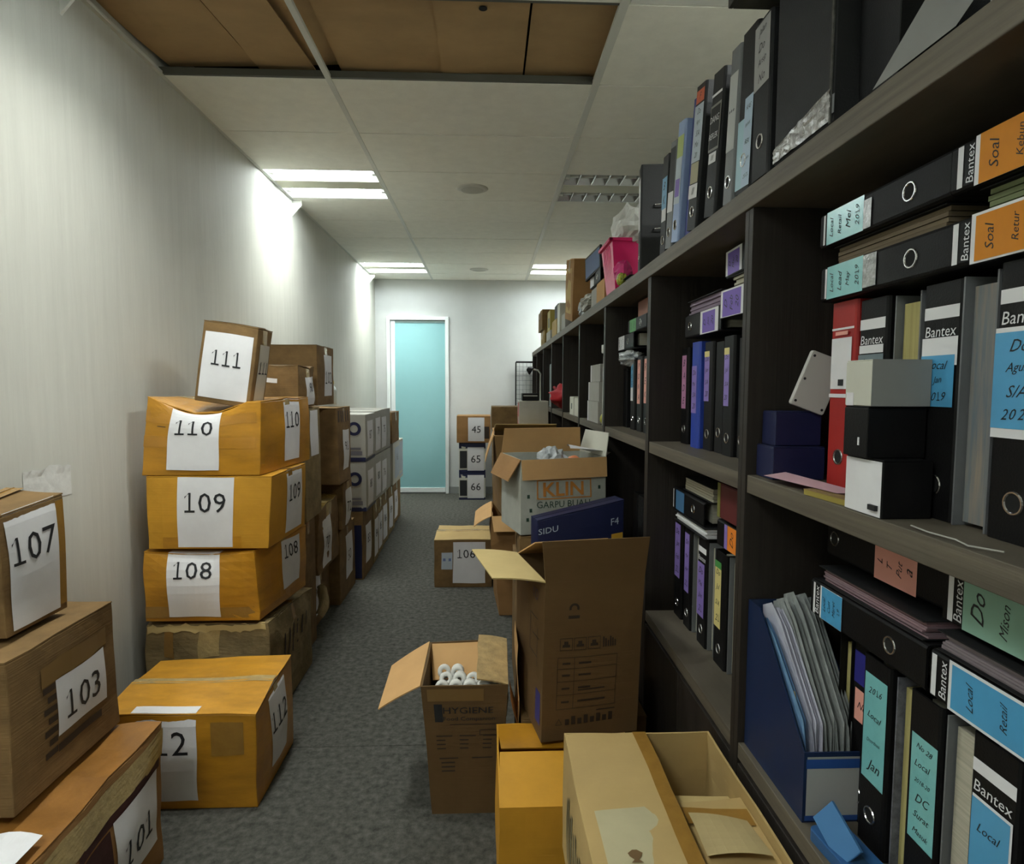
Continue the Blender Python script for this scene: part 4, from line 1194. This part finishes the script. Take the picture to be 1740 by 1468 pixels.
# magazine file, long side to the aisle, low end to the camera
mf = thing('magazine_file', 'dark blue magazine file full of papers, near bay low shelf', 'magazine file', (.585, 1.088, Z0))
W_, L_, HB, HF = .125, .262, .335, .135
def side(x0, x1):
    prof = [(0, 0), (L_, 0), (L_, HB), (L_ - .06, HB), (.004, HF), (0, HF)]
    n = len(prof)
    V = [(x, y, z) for x in (x0, x1) for y, z in prof]
    return V, [tuple(range(n)), tuple(range(n, 2 * n))[::-1]] + [(i, n + i, n + (i + 1) % n, (i + 1) % n) for i in range(n)]
mk('side_panel', *side(0, .003), BLUEP, mf)
mk('side_panel', *side(W_ - .003, W_), BLUEP, mf)
G().box(.003, W_ - .003, 0, .003, 0, HF).obj('front_panel', BLUEP, mf)
G().box(.003, W_ - .003, L_ - .003, L_, 0, HB).obj('back_panel', BLUEP, mf)
G().box(.003, W_ - .003, .003, L_ - .003, 0, .003).obj('bottom_panel', BLUEP, mf)
fl_ = G().add([(.006, -.0008, .012), (W_ - .006, -.0008, .012), (W_ - .006, -.0008, HF - .008), (.006, -.0008, HF - .008)], [(0, 1, 2, 3)]).obj('front_label', mat('pale grey label', 'A9A9A6', .5), mf)
G().add([(.004, -.0014, HF - .03), (W_ - .004, -.0014, HF - .03), (W_ - .004, -.0014, HF - .012), (.004, -.0014, HF - .012)], [(0, 1, 2, 3)]).obj('print', mat('blue stripe', '254C8E', .5), fl_)
G().add(
    [(.004, -.0014, .004), (W_ - .004, -.0014, .004), (W_ - .004, -.0014, .014), (.004, -.0014, .014)], [(0, 1, 2, 3)]).obj('print', mat('blue stripe', '254C8E', .5), fl_)
# papers in it: one thing per bundle
def docs(label, x0, x1, m, ytop, ztop, seed, sheets=5, blur=.0):
    e = thing('document_bundle', label, 'papers', (.585, 1.088, Z0), 'papers in the blue magazine file')
    rr = random.Random(seed)
    g = G()
    for k in range(sheets):
        x = x0 + (x1 - x0) * (k + .5) / sheets
        dz, dy = rr.uniform(-.02, .006), rr.uniform(-.012, .004)
        # bottom-front, bottom-back, top-back, top-front: leaning back against the tall end
        def fn(a, c, x=x, dz=dz, dy=dy):
            y = .012 + .022 * c + a * .215 + dy
            z = .006 + c * (ztop + dz) - max(0, (.72 - a) / .72) * c * (ztop - HF - .04) - .02 * c * max(0, a - .8) * 5
            return Vector((x + .004 * sin(3 * c + k) * c, y, z))
        g.grid(fn, 5, 7)
    return g.obj('sheets', m, e)
docs('blue plastic sleeves along the aisle side of the magazine file', .008, .022, mat('blue sleeve', '7FA8D0', .3, .2, (30, 30, 30)), 0, .31, 1, 4)
docs('white papers standing in the magazine file', .026, .044, mat('white lilac sheets', 'C9C9D6', .6, .08, (20, 20, 20)), 0, .335, 2, 6)
docs('thick bundle of grey plastic sleeves in the magazine file', .046, .114, mat('clear sleeves', 'A3A8A6', .35, .3, (9, 30, 30), .4, (30, 30, 30)), 0, .36, 3, 18)
yt = thing('yellow_card', 'yellow and white card poking out at the low end of the magazine file', 'card', Matrix.Translation((.60, 1.135, Z0 + .135)) @ Matrix.Rotation(R(-18), 4, 'X'))
G().box(-.001, .001, 0, .05, 0, .085).obj('card', mat('yellow card', 'C79A3A', .6, .4, (30, 30, 30), var2='D8D2C2'), yt)
# blue stapler like box
bs = thing('blue_stationery_box', 'flat blue plastic box with lid ajar at the shelf edge below the magazine file', 'box', Matrix.Translation((.618, .99, Z0)) @ Matrix.Rotation(R(6), 4, 'Z'))
rounded_prism(G(), .07, .13, .022, .012).obj('base', MATS['light blue plastic'], bs, bev=.002)
rounded_prism(G(), .006, .085, .05, .002, Matrix.Translation((-.028, .02, .024)) @ Matrix.Rotation(R(25), 4, 'X') @ Matrix.Rotation(R(25), 4, 'Y')).obj('lid', mat('pale blue lid', '4A7CAE', .3), bs)
G().box(-.018, .01, -.035, -.01, .022, .0228).obj('sticker', mat('dark blue sticker', '23496F', .5), bs)

# ---------------------------------------------------------------- second bay
X2 = .67
pl = lambda *L: list(L)
binder('black binder with a rose pink label, first upright in the second bay', stand(X2, 2.08, 2.15, Z1), .07, .325, deco=[('label', .1, .75, .12, .30, 'rose', ['B', 'A', 'D', 'E'])])
binder('royal blue binder with a lilac label, second bay upper shelf', stand(X2 - .012, 1.93, 2.01, Z1), .075, .335, m=BLUEB, ring=0, deco=[('label', .08, .7, .11, .26, 'purple', ['Do', 'Mei', 'S/A', '20'])])
binder('black binder with a lilac label beside the royal blue one', stand(X2, 1.848, 1.924, Z1), .075, .33, deco=[('label', .05, .62, .15, .30, 'purple', ['Do', 'Jun', 'S/A', '20']), ('label', .05, .62, .285, .302, 'yellow', [])])
binder('plain black binder between two lilac labelled binders, second bay', stand(X2 + .005, 1.77, 1.842, Z1), .07, .325, ring=.06)
binder('black binder with a lilac and yellow label, fifth upright in the second bay', stand(X2, 1.69, 1.765, Z1), .075, .335, deco=[('label', .1, .6, .14, .30, 'purple', ['Do', 'Jul', 'S/A', '20']), ('label', .1, .6, .284, .303, 'yellow', [])])
binder('grey sided black binder, sixth upright in the second bay', stand(X2 + .01, 1.622, 1.684, Z1), .06, .325, m=BLK2)
binder('black binder with a lilac label against the near upright of the second bay', stand(X2, 1.545, 1.618, Z1), .07, .33, deco=[('label', .15, .7, .13, .30, 'purple', ['Do', 'Ags', 'S/A', '20'])])
binder('grey binder turned pages outward at the far side of the second bay', flip(X2 + .02, 2.016, 2.074, Z1), .055, .325, m=GREYB, ring=0)
binder('black binder lying flat with violet label, lowest in the second bay', lie(X2 - .02, 1.74, 1.562, .072), .072, .318, ring=.27,
       deco=[('label', .02, .98, .02, .17, 'white', []), ('label', .06, .9, .045, .15, 'violet', ['D', 'Jan', '20'])])
binder('black binder lying flat with white framed violet label, second bay', lie(X2 - .025, 1.415, 1.585, .078, 1.0), .078, .318, ring=.05,
       deco=[('label', .04, .98, .155, .315, 'white', []), ('label', .06, .92, .175, .30, 'violet', ['D', 'Feb', '20'])])
binder('black binder lying flat with violet label, topmost in the second bay', lie(X2 - .01, 1.44, 1.708, .072, -1.0), .075, .30, ring=.05,
       deco=[('label', .1, .98, .19, .30, 'white', []), ('label', .1, .9, .205, .285, 'violet', ['D', 'Mar', '20'])])
folder('lilac grey paper bundle between lying binders, second bay', .66, .93, 1.77, 2.07, 1.636, 1.682, mat('lilac sheets', '8E7E90', .8, .25, (3, 3, 160)), leaf=6)
folder('black folder stack under the topmost lying binder, second bay', .66, .93, 1.42, 1.70, 1.667, 1.702, PAGES, leaf=4)
# lower shelf
binder('black binder with a purple label, first on the second bay low shelf', stand(XL_, 2.10, 2.185, Z0), .08, .34, deco=[('label', .06, .8, .14, .33, 'purple', ['Do', 'Jan', 'Feb', '21'])])
binder('black binder with a narrow purple label, second on the second bay low shelf', stand(XL_, 2.0, 2.075, Z0), .075, .335, deco=[('label', .1, .72, .12, .32, 'purple', ['Do', 'Mar', 'Apr', '21'])])
e = binder('pale grey binder turned pages outward, second bay low shelf', flip(XL_ + .005, 1.945, 1.995, Z0), .05, .33, m=GREYB, ring=0)
binder('black binder with white band and purple label, third on the second bay low shelf', stand(XL_, 1.855, 1.935, Z0), .08, .345, deco=BT(.345) + [('label', .04, .8, .09, .26, 'purple', ['Do', 'Mei', 'Jun', '21'])])
binder('light grey binder between purple and yellow labelled ones, second bay low shelf', flip(XL_ + .005, 1.80, 1.85, Z0), .05, .335, m=GREYB, ring=0)
binder('black binder with a yellow label, second bay low shelf', stand(XL_, 1.70, 1.79, Z0), .085, .335, deco=[('label', .05, .62, .11, .30, 'yellow', ['Do', 'Jul', 'S/A', '21']), ('label', .05, .62, .285, .305, 'green', [])])
binder('light grey binder beside the green labelled one, second bay low shelf', flip(XL_ + .005, 1.64, 1.69, Z0), .05, .335, m=GREYB, ring=0)
binder('black binder with a green label at the near end of the second bay low shelf', stand(XL_, 1.555, 1.63, Z0), .075, .335, deco=[('label', .1, .7, .08, .27, 'green', ['Do', 'Des', '21']), ('label', .1, .7, .255, .275, 'yellow', [])])
binder('black binder lying flat with a steel blue label, second bay low shelf', lie(XL_ - .01, 1.865, .975, .075), .075, .318, ring=.1,
       deco=[('band', .305, .312), ('label', .05, .95, .19, .28, mat('steel blue label', '4A78A2', .5), [])])
folder('white paper bundle on the upright binders, second bay low shelf', .655, .92, 1.84, 2.15, .942, .974, PAPER, leaf=6)
folder('dusty grey paper bundle under the mid shelf, second bay', .67, .93, 1.83, 2.1, 1.055, 1.10, PAGES, leaf=5)
binder('black binder lying flat with bright orange label, second bay low shelf', lie(XL_ - .015, 1.42, .955, .075), .075, .318, ring=.06,
       deco=[('label', .05, .95, .13, .24, 'neon', ['Do', 'Jan']), ('label', .05, .95, .24, .262, 'purple', [])])
carton('dark red small carton under the mid shelf, second bay', .64, .80, 1.50, 1.70, 1.045, 1.14, mat('dark red carton', '5E2020', .55), lambda hx, hy, h: [('edge', G().box(-hx - .001, -hx, hy - .02, hy, .0, h), mat('olive edge', '7A7A3A', .6))])

# ---------------------------------------------------------------- third bay
X3 = .655
binder('black binder with a blue and white label, third bay', stand(X3, 2.77, 2.86, Z1), .085, .32, deco=[('label', .05, .6, .13, .30, 'white', []), ('label', .08, .58, .19, .295, 'blue', ['A', 'B', 'C'])])
binder('black binder with a salmon label, third bay', stand(X3, 2.64, 2.74, Z1), .09, .325, deco=[('label', .08, .65, .12, .31, 'pink', ['P', 'O', 'N', 'A'])])
binder('black binder with a pale salmon label at the near end of the third bay', stand(X3, 2.53, 2.62, Z1), .085, .32, deco=[('label', .1, .6, .125, .31, 'pink', ['R', 'E', 'K'])])
binder('black binder beside the near upright of the third bay', stand(X3 + .01, 2.44, 2.52, Z1), .08, .32)
binder('black binder with a white label standing far in the third bay', stand(X3 + .02, 2.87, 2.94, Z1), .07, .30, deco=[('label', .1, .5, .05, .09, 'white', [])])
binder('black binder lying flat with white label, third bay', lie(X3 - .025, 2.71, 1.575, .068), .068, .33, ring=.11, deco=[('label', .04, .96, .18, .31, 'white', ['KAS', 'BANK', '2019'])])
binder('grey binder lying flat with green label, third bay', lie(X3 - .015, 2.53, 1.6445, .06), .06, .33, m=BLK2, ring=.10, deco=[('label', .04, .96, .18, .30, 'green', ['KAS', 'Mei'])])
carton('dull orange small carton on top of the lying binders, third bay', .66, .82, 2.60, 2.76, 1.708, 1.775, mat('dull orange carton', '8C5238', .6))
pb = thing('plastic_bag', 'crumpled clear plastic bag under the white labelled lying binder, third bay', 'bag', (.67, 2.90, 1.535))
blob(G(), .06, .12, .035, 6, .35).obj('film', PLAST, pb)
carton('black box file under the lying binders of the third bay', .66, .93, 2.95, 3.03, Z1, 1.49, BLK)
for i, (ya, yb, lab) in enumerate(((2.75, 2.83, 'leftmost'), (2.66, 2.74, 'second'), (2.57, 2.65, 'third'), (2.48, 2.56, 'fourth'), (2.39, 2.47, 'fifth'), (2.30, 2.38, 'sixth'))):
    binder('dark binder on the third bay low shelf, %s from the far side' % lab, stand(XL_, ya, yb, Z0), .078, .33, m=(BLK, BLK2)[i % 2])
binder('grey binder with a white label lying on the third bay low shelf', lie(XL_, 2.30, .945, .08, 4), .08, .318, m=BLK2, ring=.2, deco=[('label', .05, .95, .05, .16, 'white', [])])
carton('white small carton tipped on the third bay low shelf', .66, .75, 2.28, 2.40, 1.06, 1.135, CARTONW)

# ---------------------------------------------------------------- fourth bay and beyond
for i, (z0, z1, lab) in enumerate(((Z1, 1.325, 'bottom'), (1.326, 1.43, 'middle'), (1.431, 1.525, 'top'))):
    carton('light grey carton, %s of the three stacked in the fourth bay' % lab, .575 + .008 * i, .72, 3.25 + .02 * i, 3.60 + .02 * (i == 1), z0, z1, GREYBOX,
           (lambda hx, hy, h: [('side_tape', G().box(-hx - .0006, -hx, hy - .03, hy - .01, 0, h), PAPER), ('mark', G().box(-.03, .0, -hy - .0006, -hy, h * .5, h * .9), INK)][:(2 if i == 2 else 1)]))
pp = thing('white_tube', 'white plastic tube standing at the near upright of the fourth bay', 'tube', (.585, 3.115, Z1))
G().tube([(0, 0, 0), (.004, 0, .36)], .014, 12).obj('pipe', WHITE, pp, smooth=True)
G().lathe([(.018, .36), (.02, .365), (.02, .40), (.001, .405)], 12).obj('cap', WHITE, pp, smooth=True)
yb_ = blob(G(), .03, .03, .03, 2, .15, 12, 8).obj('yellow_ball', mat('yellow green plastic', 'C9C955', .5), smooth=True)
yb_.location = (.60, 3.17, Z1 + .031)
tag(yb_, 'yellow green crumpled ball on the shelf beside the three grey cartons', 'ball')
carton('white carton pair in the fifth bay beside the grey cartons, left one', .58, .70, 4.22, 4.42, Z1, 1.335, CARTONW, lambda hx, hy, h: [('logo', G().box(-hx - .001, -hx, -.02, .02, .04, .08), GRN)])
carton('white carton pair in the fifth bay beside the grey cartons, right one', .58, .70, 4.0, 4.19, Z1, 1.33, CARTONW)
pt = thing('foam_board', 'thin white board standing behind the white cartons of the fifth bay', 'board', (.60, 4.07, Z1 + .121))
G().box(0, .01, -.03, .03, 0, .17).obj('foam_sheet', WHITE, pt)
# cartons that stand on inner ledges formed by stacked files: dark box files fill the backs of these bays
for i, (ya, yb, z1, lab) in enumerate(((3.68, 3.86, 1.50, 'fourth'), (4.48, 4.72, 1.50, 'fifth'), (5.35, 5.58, 1.56, 'sixth'))):
    carton('dark box file standing in the %s bay against its far upright' % lab, .72, .93, ya, yb, Z1, z1, BLK)
def hung(label, y0, y1, z0, z1, m, x=.62):
    return carton(label, x, x + .12, y0, y1, z0, z1, m)
bf = carton('tall black box file in the fourth bay behind the white tube', .66, .93, 3.09, 3.24, Z1, 1.60, BLK)
hung('white carton on top of the black box file in the fourth bay', 3.10, 3.22, 1.601, 1.68, CARTONW, .66)
bf2 = carton('tall black box file in the fifth bay behind the white cartons', .71, .93, 4.0, 4.40, Z1, 1.52, BLK)
hung('white carton on the tall black box file of the fifth bay, lower', 4.05, 4.25, 1.521, 1.60, CARTONW, .715)
hung('white carton on the tall black box file of the fifth bay, upper', 4.05, 4.22, 1.601, 1.68, CARTONW, .715)
carton('grey carton in the seventh bay under the top board', .60, .74, 5.9, 6.1, 1.2105, 1.62, mat('grey green carton', '7C8684', .7))
# red bag in the sixth bay
rb = thing('red_bag', 'bright red cloth bag heaped in the sixth bay above the mid aisle pile', 'bag', (.64, 5.12, Z1 + .118))
blob(G(), .12, .19, .10, 11, .3).obj('cloth', mat('red cloth', 'B01A26', .6, .2, (12, 12, 12)), rb, smooth=True)
G().tube([(-.06, -.08, .03), (-.10, -.02, .07), (-.08, .06, .05)], .012, 8).obj('strap', mat('red strap', '8A1420', .6), rb, smooth=True)
# lamp in the last bay
lp = thing('desk_lamp', 'white desk lamp with a black head in the far end of the bookcase', 'lamp', (.53, 7.55, 1.211))
lp.location = (.60, 7.15, 1.2105)
G().lathe([(.001, 0), (.06, 0), (.06, .012), (.02, .02), (.001, .02)], 16).obj('base', WHITE, lp)
G().tube([(0, 0, .015), (0, 0, .34), (-.03, 0, .38), (-.09, 0, .39)], .010, 10).obj('pole', WHITE, lp, smooth=True)
G().lathe([(.02, .05), (.05, .0), (.048, -.01), (.001, -.012)], 14, Matrix.Translation((-.11, 0, .375)) @ Matrix.Rotation(R(-60), 4, 'Y')).obj('head', BLK, lp, smooth=True)
carton('navy board standing in the eighth bay beside the lamp', .62, .9, 6.75, 6.80, Z1, 1.62, NAVY)
bd = carton('small black tray on the plain light grey carton', .27, .40, 4.93, 5.10, 1.293, 1.35, BLK, lambda hx, hy, h: [('rim', G().box(-hx + .01, hx - .01, -hy - .001, -hy, h * .6, h * .75), GREYBOX)], name='black_tray')
# wire rack by the far wall
wk = thing('wire_rack', 'black wire grid rack standing at the far wall beyond the bookcase', 'rack', (.36, 8.10, 0))
G().tube([(0, 0, 0), (0, 0, 1.72)], .009, 8).tube([(.56, 0, 0), (.56, 0, 1.72)], .009, 8).tube([(0, 0, 1.72), (.56, 0, 1.72)], .012, 8).obj('frame', BLK, wk)
g = G()
for k in range(1, 12):
    g.tube([(.56 * k / 12, 0, .3), (.56 * k / 12, 0, 1.72)], .0025, 5)
for k in range(24):
    g.tube([(0, .004, .3 + 1.42 * k / 24), (.56, .004, .3 + 1.42 * k / 24)], .0025, 5)
g.obj('wire_grid', mat('grey wire', '6F7675', .5), wk)

# ================================================================ ON TOP OF THE BOOKCASE
ZT = 1.8385
XT = .572
e = binder('open black binder showing its steel clips, leftmost of the top row', stand(XT + .02, 2.44, 2.52, ZT, 0, -8), .075, .415, m=BLK2, ring=.07,
       deco=[('label', .1, .9, .17, .37, 'white', [])])
for z in (.17, .26):
    G().tube([(.0385, .05, z), (.052, .055, z), (.056, .075, z), (.052, .095, z), (.0385, .10, z)], .003, 8).obj('steel_clip', METAL, e, smooth=True)
r = share('finger_ring', RINGM, e)
r.matrix_basis = Matrix.Translation((.038, .2, .12)) @ Matrix.Rotation(pi / 2, 4, 'Z')
binder('black binder with a blue and white label, second in the top row', stand(XT + .01, 2.075, 2.15, ZT, 5), .07, .318, deco=[('label', .1, .9, .15, .25, 'blue', ['B', 'K']), ('label', .2, .9, .11, .15, 'white', [])])
binder('grey binder with dark photo label, third in the top row', stand(XT, 1.975, 2.05, ZT, 9), .07, .318, m=GREYB, deco=[('label', .1, .9, .17, .30, BLK2, []), ('label', .1, .9, .11, .17, 'white', [])])
binder('pale blue binder with green and white label, fourth in the top row', stand(XT - .005, 1.89, 1.965, ZT, 10), .07, .34, m=mat('pale blue board', '8FA4CC', .5), deco=[('label', .1, .95, .24, .30, mat('yellow green label', 'A9B96A', .5), []), ('label', .1, .9, .11, .24, PAPERB, []), ('label', .2, .8, .13, .18, 'violet', [])])
binder('navy blue binder behind the pale blue one, fifth in the top row', stand(XT + .012, 1.835, 1.885, ZT, 10), .05, .375, m=mat('navy board', '26327C', .45), ring=0)
binder('grey spined black binder with orange and white labels, top row', stand(XT, 1.745, 1.825, ZT, 10), .08, .375, m=BLK2, ring=.05,
       deco=[('label', .1, .9, .33, .362, mat('rust label', 'C4572A', .5), ['F']), ('label', .05, .95, .18, .325, PAPERB, ['Do', 'Agst', 'S/A', 'Mei', '20']), ('label', .1, .9, .125, .178, mat('tan label', 'A9A283', .6), []), ('label', .05, .95, .085, .122, 'white', ['III'])])
binder('black binder with chalk like writing, top row', stand(XT, 1.60, 1.685, ZT, 9), .08, .345, m=BLK2, ring=.06, deco=[
    ('band', .29, .296), ('label', .05, .97, .16, .27, mat('worn black label', '85867F', .6), []), ('label', .1, .92, .166, .264, BLK, []), ('label', .2, .85, .130, .155, 'white', ['IIII']), ('brand', .235, 'DANG'), ('brand', .195, 'REFLEK')])
binder('grey binder with a plain grey label, between chalk written and sky blue ones', stand(XT, 1.485, 1.55, ZT, 6), .06, .345, m=GREYB, ring=.05, deco=[('label', .1, .9, .12, .29, mat('silver label', 'B2B4B2', .5), ['...'])])
binder('black binder with a long sky blue printed label, top row', stand(XT, 1.385, 1.47, ZT, 4), .082, .345, m=BLK2, ring=.07,
       deco=[('label', .02, .5, .01, .16, mat('sky label', '9FC2CE', .5), []), ('label', .45, .98, .01, .20, mat('pale sky label', 'A9BFD2', .5), ['KAS', 'BANK', 'REK', 'KORAN', '2021'])])
binder('charcoal binder with a grey handwritten label, last upright of the top row', stand(XT - .008, 1.28, 1.36, ZT, 0), .08, .32, m=BLK2, ring=.075,
       deco=[('label', .05, .95, .185, .315, mat('grey written label', '9B9B98', .6), ['Jalan', 'Do', 'Arsip', 'No'])])
# plastic wrapped black box file
bf = thing('box_file', 'large black box file wrapped in shiny plastic on the bookcase top', 'box file', Matrix.Translation((.566, 1.15, ZT)) @ Matrix.Rotation(R(0), 4, 'Z'))
G().box(0, .30, -.105, .105, 0, .335).obj('body', BLK2, bf, bev=.004)
G().grid(lambda a, c: Vector((-.0025 - .006 * abs(noise.noise(Vector((a * 9, c * 3, 1)))), -.103 + .206 * a, .004 + .045 * c * (1.2 - a * .6))), 16, 6).obj('plastic_wrap', mat('shiny wrap', '9A9A98', .12, .6, (60, 60, 60), 1.0, (70, 70, 70), .8, coat=1), bf)
G().box(-.003, -.0005, -.1045, -.10, 0, .345).obj('edge_wrap', mat('edge wrap', '5A5B58', .2, .5, (40, 40, 40)), bf)
G().box(-.001, .0, -.1115, -.1055, .015, .045).obj('tag', GREYB, bf)
carton('plain black box file beside the plastic wrapped one', .60, .90, .93, 1.03, ZT, 2.16, BLK, name='box_file')
carton('plain black box file behind the loose white papers', .68, .92, .66, .92, ZT, 2.14, BLK2, name='box_file')
# dark trays stacked on the binders
DUST = mat('dusty black plastic', '3C3B35', .55, .35, (30, 30, 30), .2, (90, 90, 90))
tr = thing('letter_tray', 'upturned black plastic letter tray laid across the top row binders', 'tray', (.67, 1.19, 2.183))
G().box(-.165, .22, -.28, .14, 0, .006).box(-.175, -.165, -.285, .145, -.0, .028).box(-.165, .22, .135, .145, 0, .028).box(-.165, .22, -.285, -.275, 0, .028).obj('tray_shell', DUST, tr, bev=.002)
for k in range(7):
    G().box(-.15, .21, -.26 + .055 * k, -.245 + .055 * k, -.004, 0).obj('rib', DUST, tr)
tr2 = thing('letter_tray', 'second dusty letter tray stacked on the upturned black tray', 'tray', Matrix.Translation((.68, 1.20, 2.213)) @ Matrix.Rotation(R(-3), 4, 'Z'))
G().box(-.18, .22, -.28, .13, 0, .006).box(-.19, -.18, -.285, .135, 0, .025).box(-.18, .22, .125, .135, 0, .025).obj('tray_shell', mat('dusty olive plastic', '5A5A4A', .6, .35, (30, 30, 30), .2, (90, 90, 90)), tr2, bev=.002)
# loose papers leaning at the front edge
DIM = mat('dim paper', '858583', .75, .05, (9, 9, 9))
e = thing('loose_paper', 'curled grey white paper leaning over the front of the bookcase top', 'paper', (.562, .86, ZT))
G().grid(lambda a, c: Vector((.004 + .05 * c + .02 * c * sin(3 * a), .075 - .165 * a - .035 * c, .002 + .11 * c - .012 * a * c)), 8, 8).obj('sheet', DIM, e, smooth=True)
e = thing('loose_paper', 'second loose grey white paper to the right of the curled one', 'paper', (.575, .685, ZT))
G().grid(lambda a, c: Vector((.012 + .05 * c * c, .06 - .14 * a, .002 + .14 * c)), 8, 8).obj('sheet', DIM, e, smooth=True)

# --- clutter further along
pkb = thing('pink_bin', 'bright pink plastic bin with a flared rim on the bookcase top', 'bin', Matrix.Translation((.665, 3.02, ZT)))
def tub(g, w0, w1, d0, d1, h, t=.004):
    for a, b_, s in ((0, 0, 1), (t, t, -1)):
        V = [(x * (w0 / 2 - a), y * (d0 / 2 - a), a) for x, y in ((-1, -1), (1, -1), (1, 1), (-1, 1))] + [(x * (w1 / 2 - a), y * (d1 / 2 - a), h) for x, y in ((-1, -1), (1, -1), (1, 1), (-1, 1))]
        F = [(0, 3, 2, 1)] + [(i, (i + 1) % 4, 4 + (i + 1) % 4, 4 + i) for i in range(4)]
        g.add(V, F if s > 0 else [f[::-1] for f in F])
    return g
PINK = mat('pink plastic', 'E0246E', .35, .06, (9, 9, 9))
tub(G(), .15, .20, .21, .27, .235).obj('bin_body', PINK, pkb)
g = G()
for x0, x1, y0, y1 in ((-.115, -.096, -.145, .145), (.096, .115, -.145, .145), (-.115, .115, -.145, -.13), (-.115, .115, .13, .145)):
    g.box(x0, x1, y0, y1, .228, .243)
g.obj('rim', PINK, pkb, bev=.003)
for k in range(5):
    G().hexa([(-.076, -.07 + .035 * k, .02), (-.072, -.07 + .035 * k, .02), (-.072, -.062 + .035 * k, .02), (-.076, -.062 + .035 * k, .02),
              (-.1015, -.07 + .035 * k, .22), (-.097, -.07 + .035 * k, .22), (-.097, -.062 + .035 * k, .22), (-.1015, -.062 + .035 * k, .22)]).obj('rib', PINK, pkb)
wb = thing('plastic_bag', 'white carrier bag bulging out of the pink bin', 'bag', (.68, 2.98, ZT + .29))
blob(G(), .09, .14, .115, 21, .3, 24, 16).obj('film', mat('white carrier bag', 'CFD1CC', .4, .08, (20, 20, 20), .6, (40, 40, 40)), wb)
mg = blob(G(), .04, .05, .055, 14, .25, 14, 10).obj('magenta_packet', mat('magenta packet', 'D42A7A', .35))
mg.location = (.60, 2.80, ZT + .07)
tag(mg, 'crumpled magenta packet right of the pink bin', 'packet')
yg = blob(G(), .025, .03, .03, 15, .2, 12, 8).obj('yellow_packet', mat('yellow green packet', 'C2B83A', .4, .5, (40, 40, 40), var2='5A7A2A'))
yg.location = (.585, 2.76, ZT + .034)
tag(yg, 'small yellow and green packet right of the pink bin', 'packet')
fd = folder('flat blue grey plastic folder under the leftmost top row binder', .585, .80, 2.61, 2.74, ZT, ZT + .03, mat('blue grey sleeve', '73828E', .4), leaf=2)
tbt = thing('framed_screen', 'tilted dark framed tablet screen left of the pink bin', 'screen', Matrix.Translation((.60, 3.42, ZT + .20)) @ Matrix.Rotation(R(-12), 4, 'X') @ Matrix.Rotation(R(14), 4, 'Z'))
G().box(0, .014, -.02, .19, 0, .135).obj('frame', BLK, tbt, bev=.002)
G().box(-.001, 0, -.008, .178, .012, .123).obj('screen', mat('blue grey screen', '5B6E93', .25), tbt)
binder('grey black binder lying flat with a white label under the tablet screen', lie(.59, 3.32, ZT + .125, .07), .07, .33, m=BLK2, ring=.10, deco=[('label', .06, .94, .20, .32, 'white', [])])
carton('small tan carton on the bookcase top left of the pink bin', .585, .70, 3.17, 3.40, ZT, ZT + .115, PEACH)
carton('grey white printed carton stack under the lying binder on the bookcase top', .60, .80, 3.44, 3.66, ZT, ZT + .12, GREYBOX)
carton('black carton under the far end of the lying binder on the bookcase top', .64, .85, 3.68, 3.80, ZT, ZT + .10, BLK2)
for i, (y, z, s, lab) in enumerate(((3.92, .06, .075, 'grey white'), (4.12, .05, .065, 'white'))):
    e = thing('plastic_bag', 'crumpled %s plastic bag between cartons on the bookcase top' % lab, 'bag', (.66, y, ZT + z + .02))
    blob(G(), s * 1.1, s * 1.2, s * .85, 30 + i, .3).obj('film', PLAST if i else mat('grey film', 'A6A59C', .3, .2, (30, 30, 30), .6, (50, 50, 50)), e)
tc = Box('tall tan carton tilted back on the far part of the bookcase top', (.70, 4.55, ZT + .045), .24, .42, .42, KRAFT, seed=90, amp=.004, tilt=(9, 0), n=4).closed('x', TAPE, fm=PEACH)
tc.patch('print', 'left', .05, .05, .35, .36, mat('cream side', 'B59A62', .75), .001, 2)
carton('pale grey carton in front of the tall tan carton on the bookcase top', .585, .66, 4.78, 5.0, ZT, ZT + .13, GREYBOX)
carton('white carton upright past the tall tan carton on the bookcase top', .585, .75, 5.15, 5.32, ZT, ZT + .25, CARTONW)
carton('cream carton past the upright white one on the bookcase top', .585, .78, 5.40, 5.75, ZT, ZT + .15, CREAM)
carton('dark carton on the cream carton of the bookcase top', .60, .78, 5.42, 5.68, ZT + .1505, ZT + .28, BLK2)
ygp = carton('yellow and black printed packet near the far end of the bookcase top', .585, .75, 5.95, 6.2, ZT + .10, ZT + .29, mat('olive yellow carton', 'A89A4A', .6), lambda hx, hy, h: [('print', G().box(-hx - .001, -hx, -.06, .03, .03, .12), INK)])
carton('grey carton under the yellow printed packet on the bookcase top', .585, .78, 5.90, 6.3, ZT, ZT + .099, GREYBOX)
bx('olive tan carton at the far end of the bookcase top', .585, .88, 6.5, 6.95, ZT, ZT + .15, mat('olive cardboard', '8A7440', .8, .1, (6, 6, 6)), seed=91, n=3).closed('x', TAPE)
bx('brown carton at the very far end of the bookcase top', .56, .88, 6.52, 7.0, ZT + .16, ZT + .36, KRAFTD, seed=92, n=3).closed('x', TAPE)
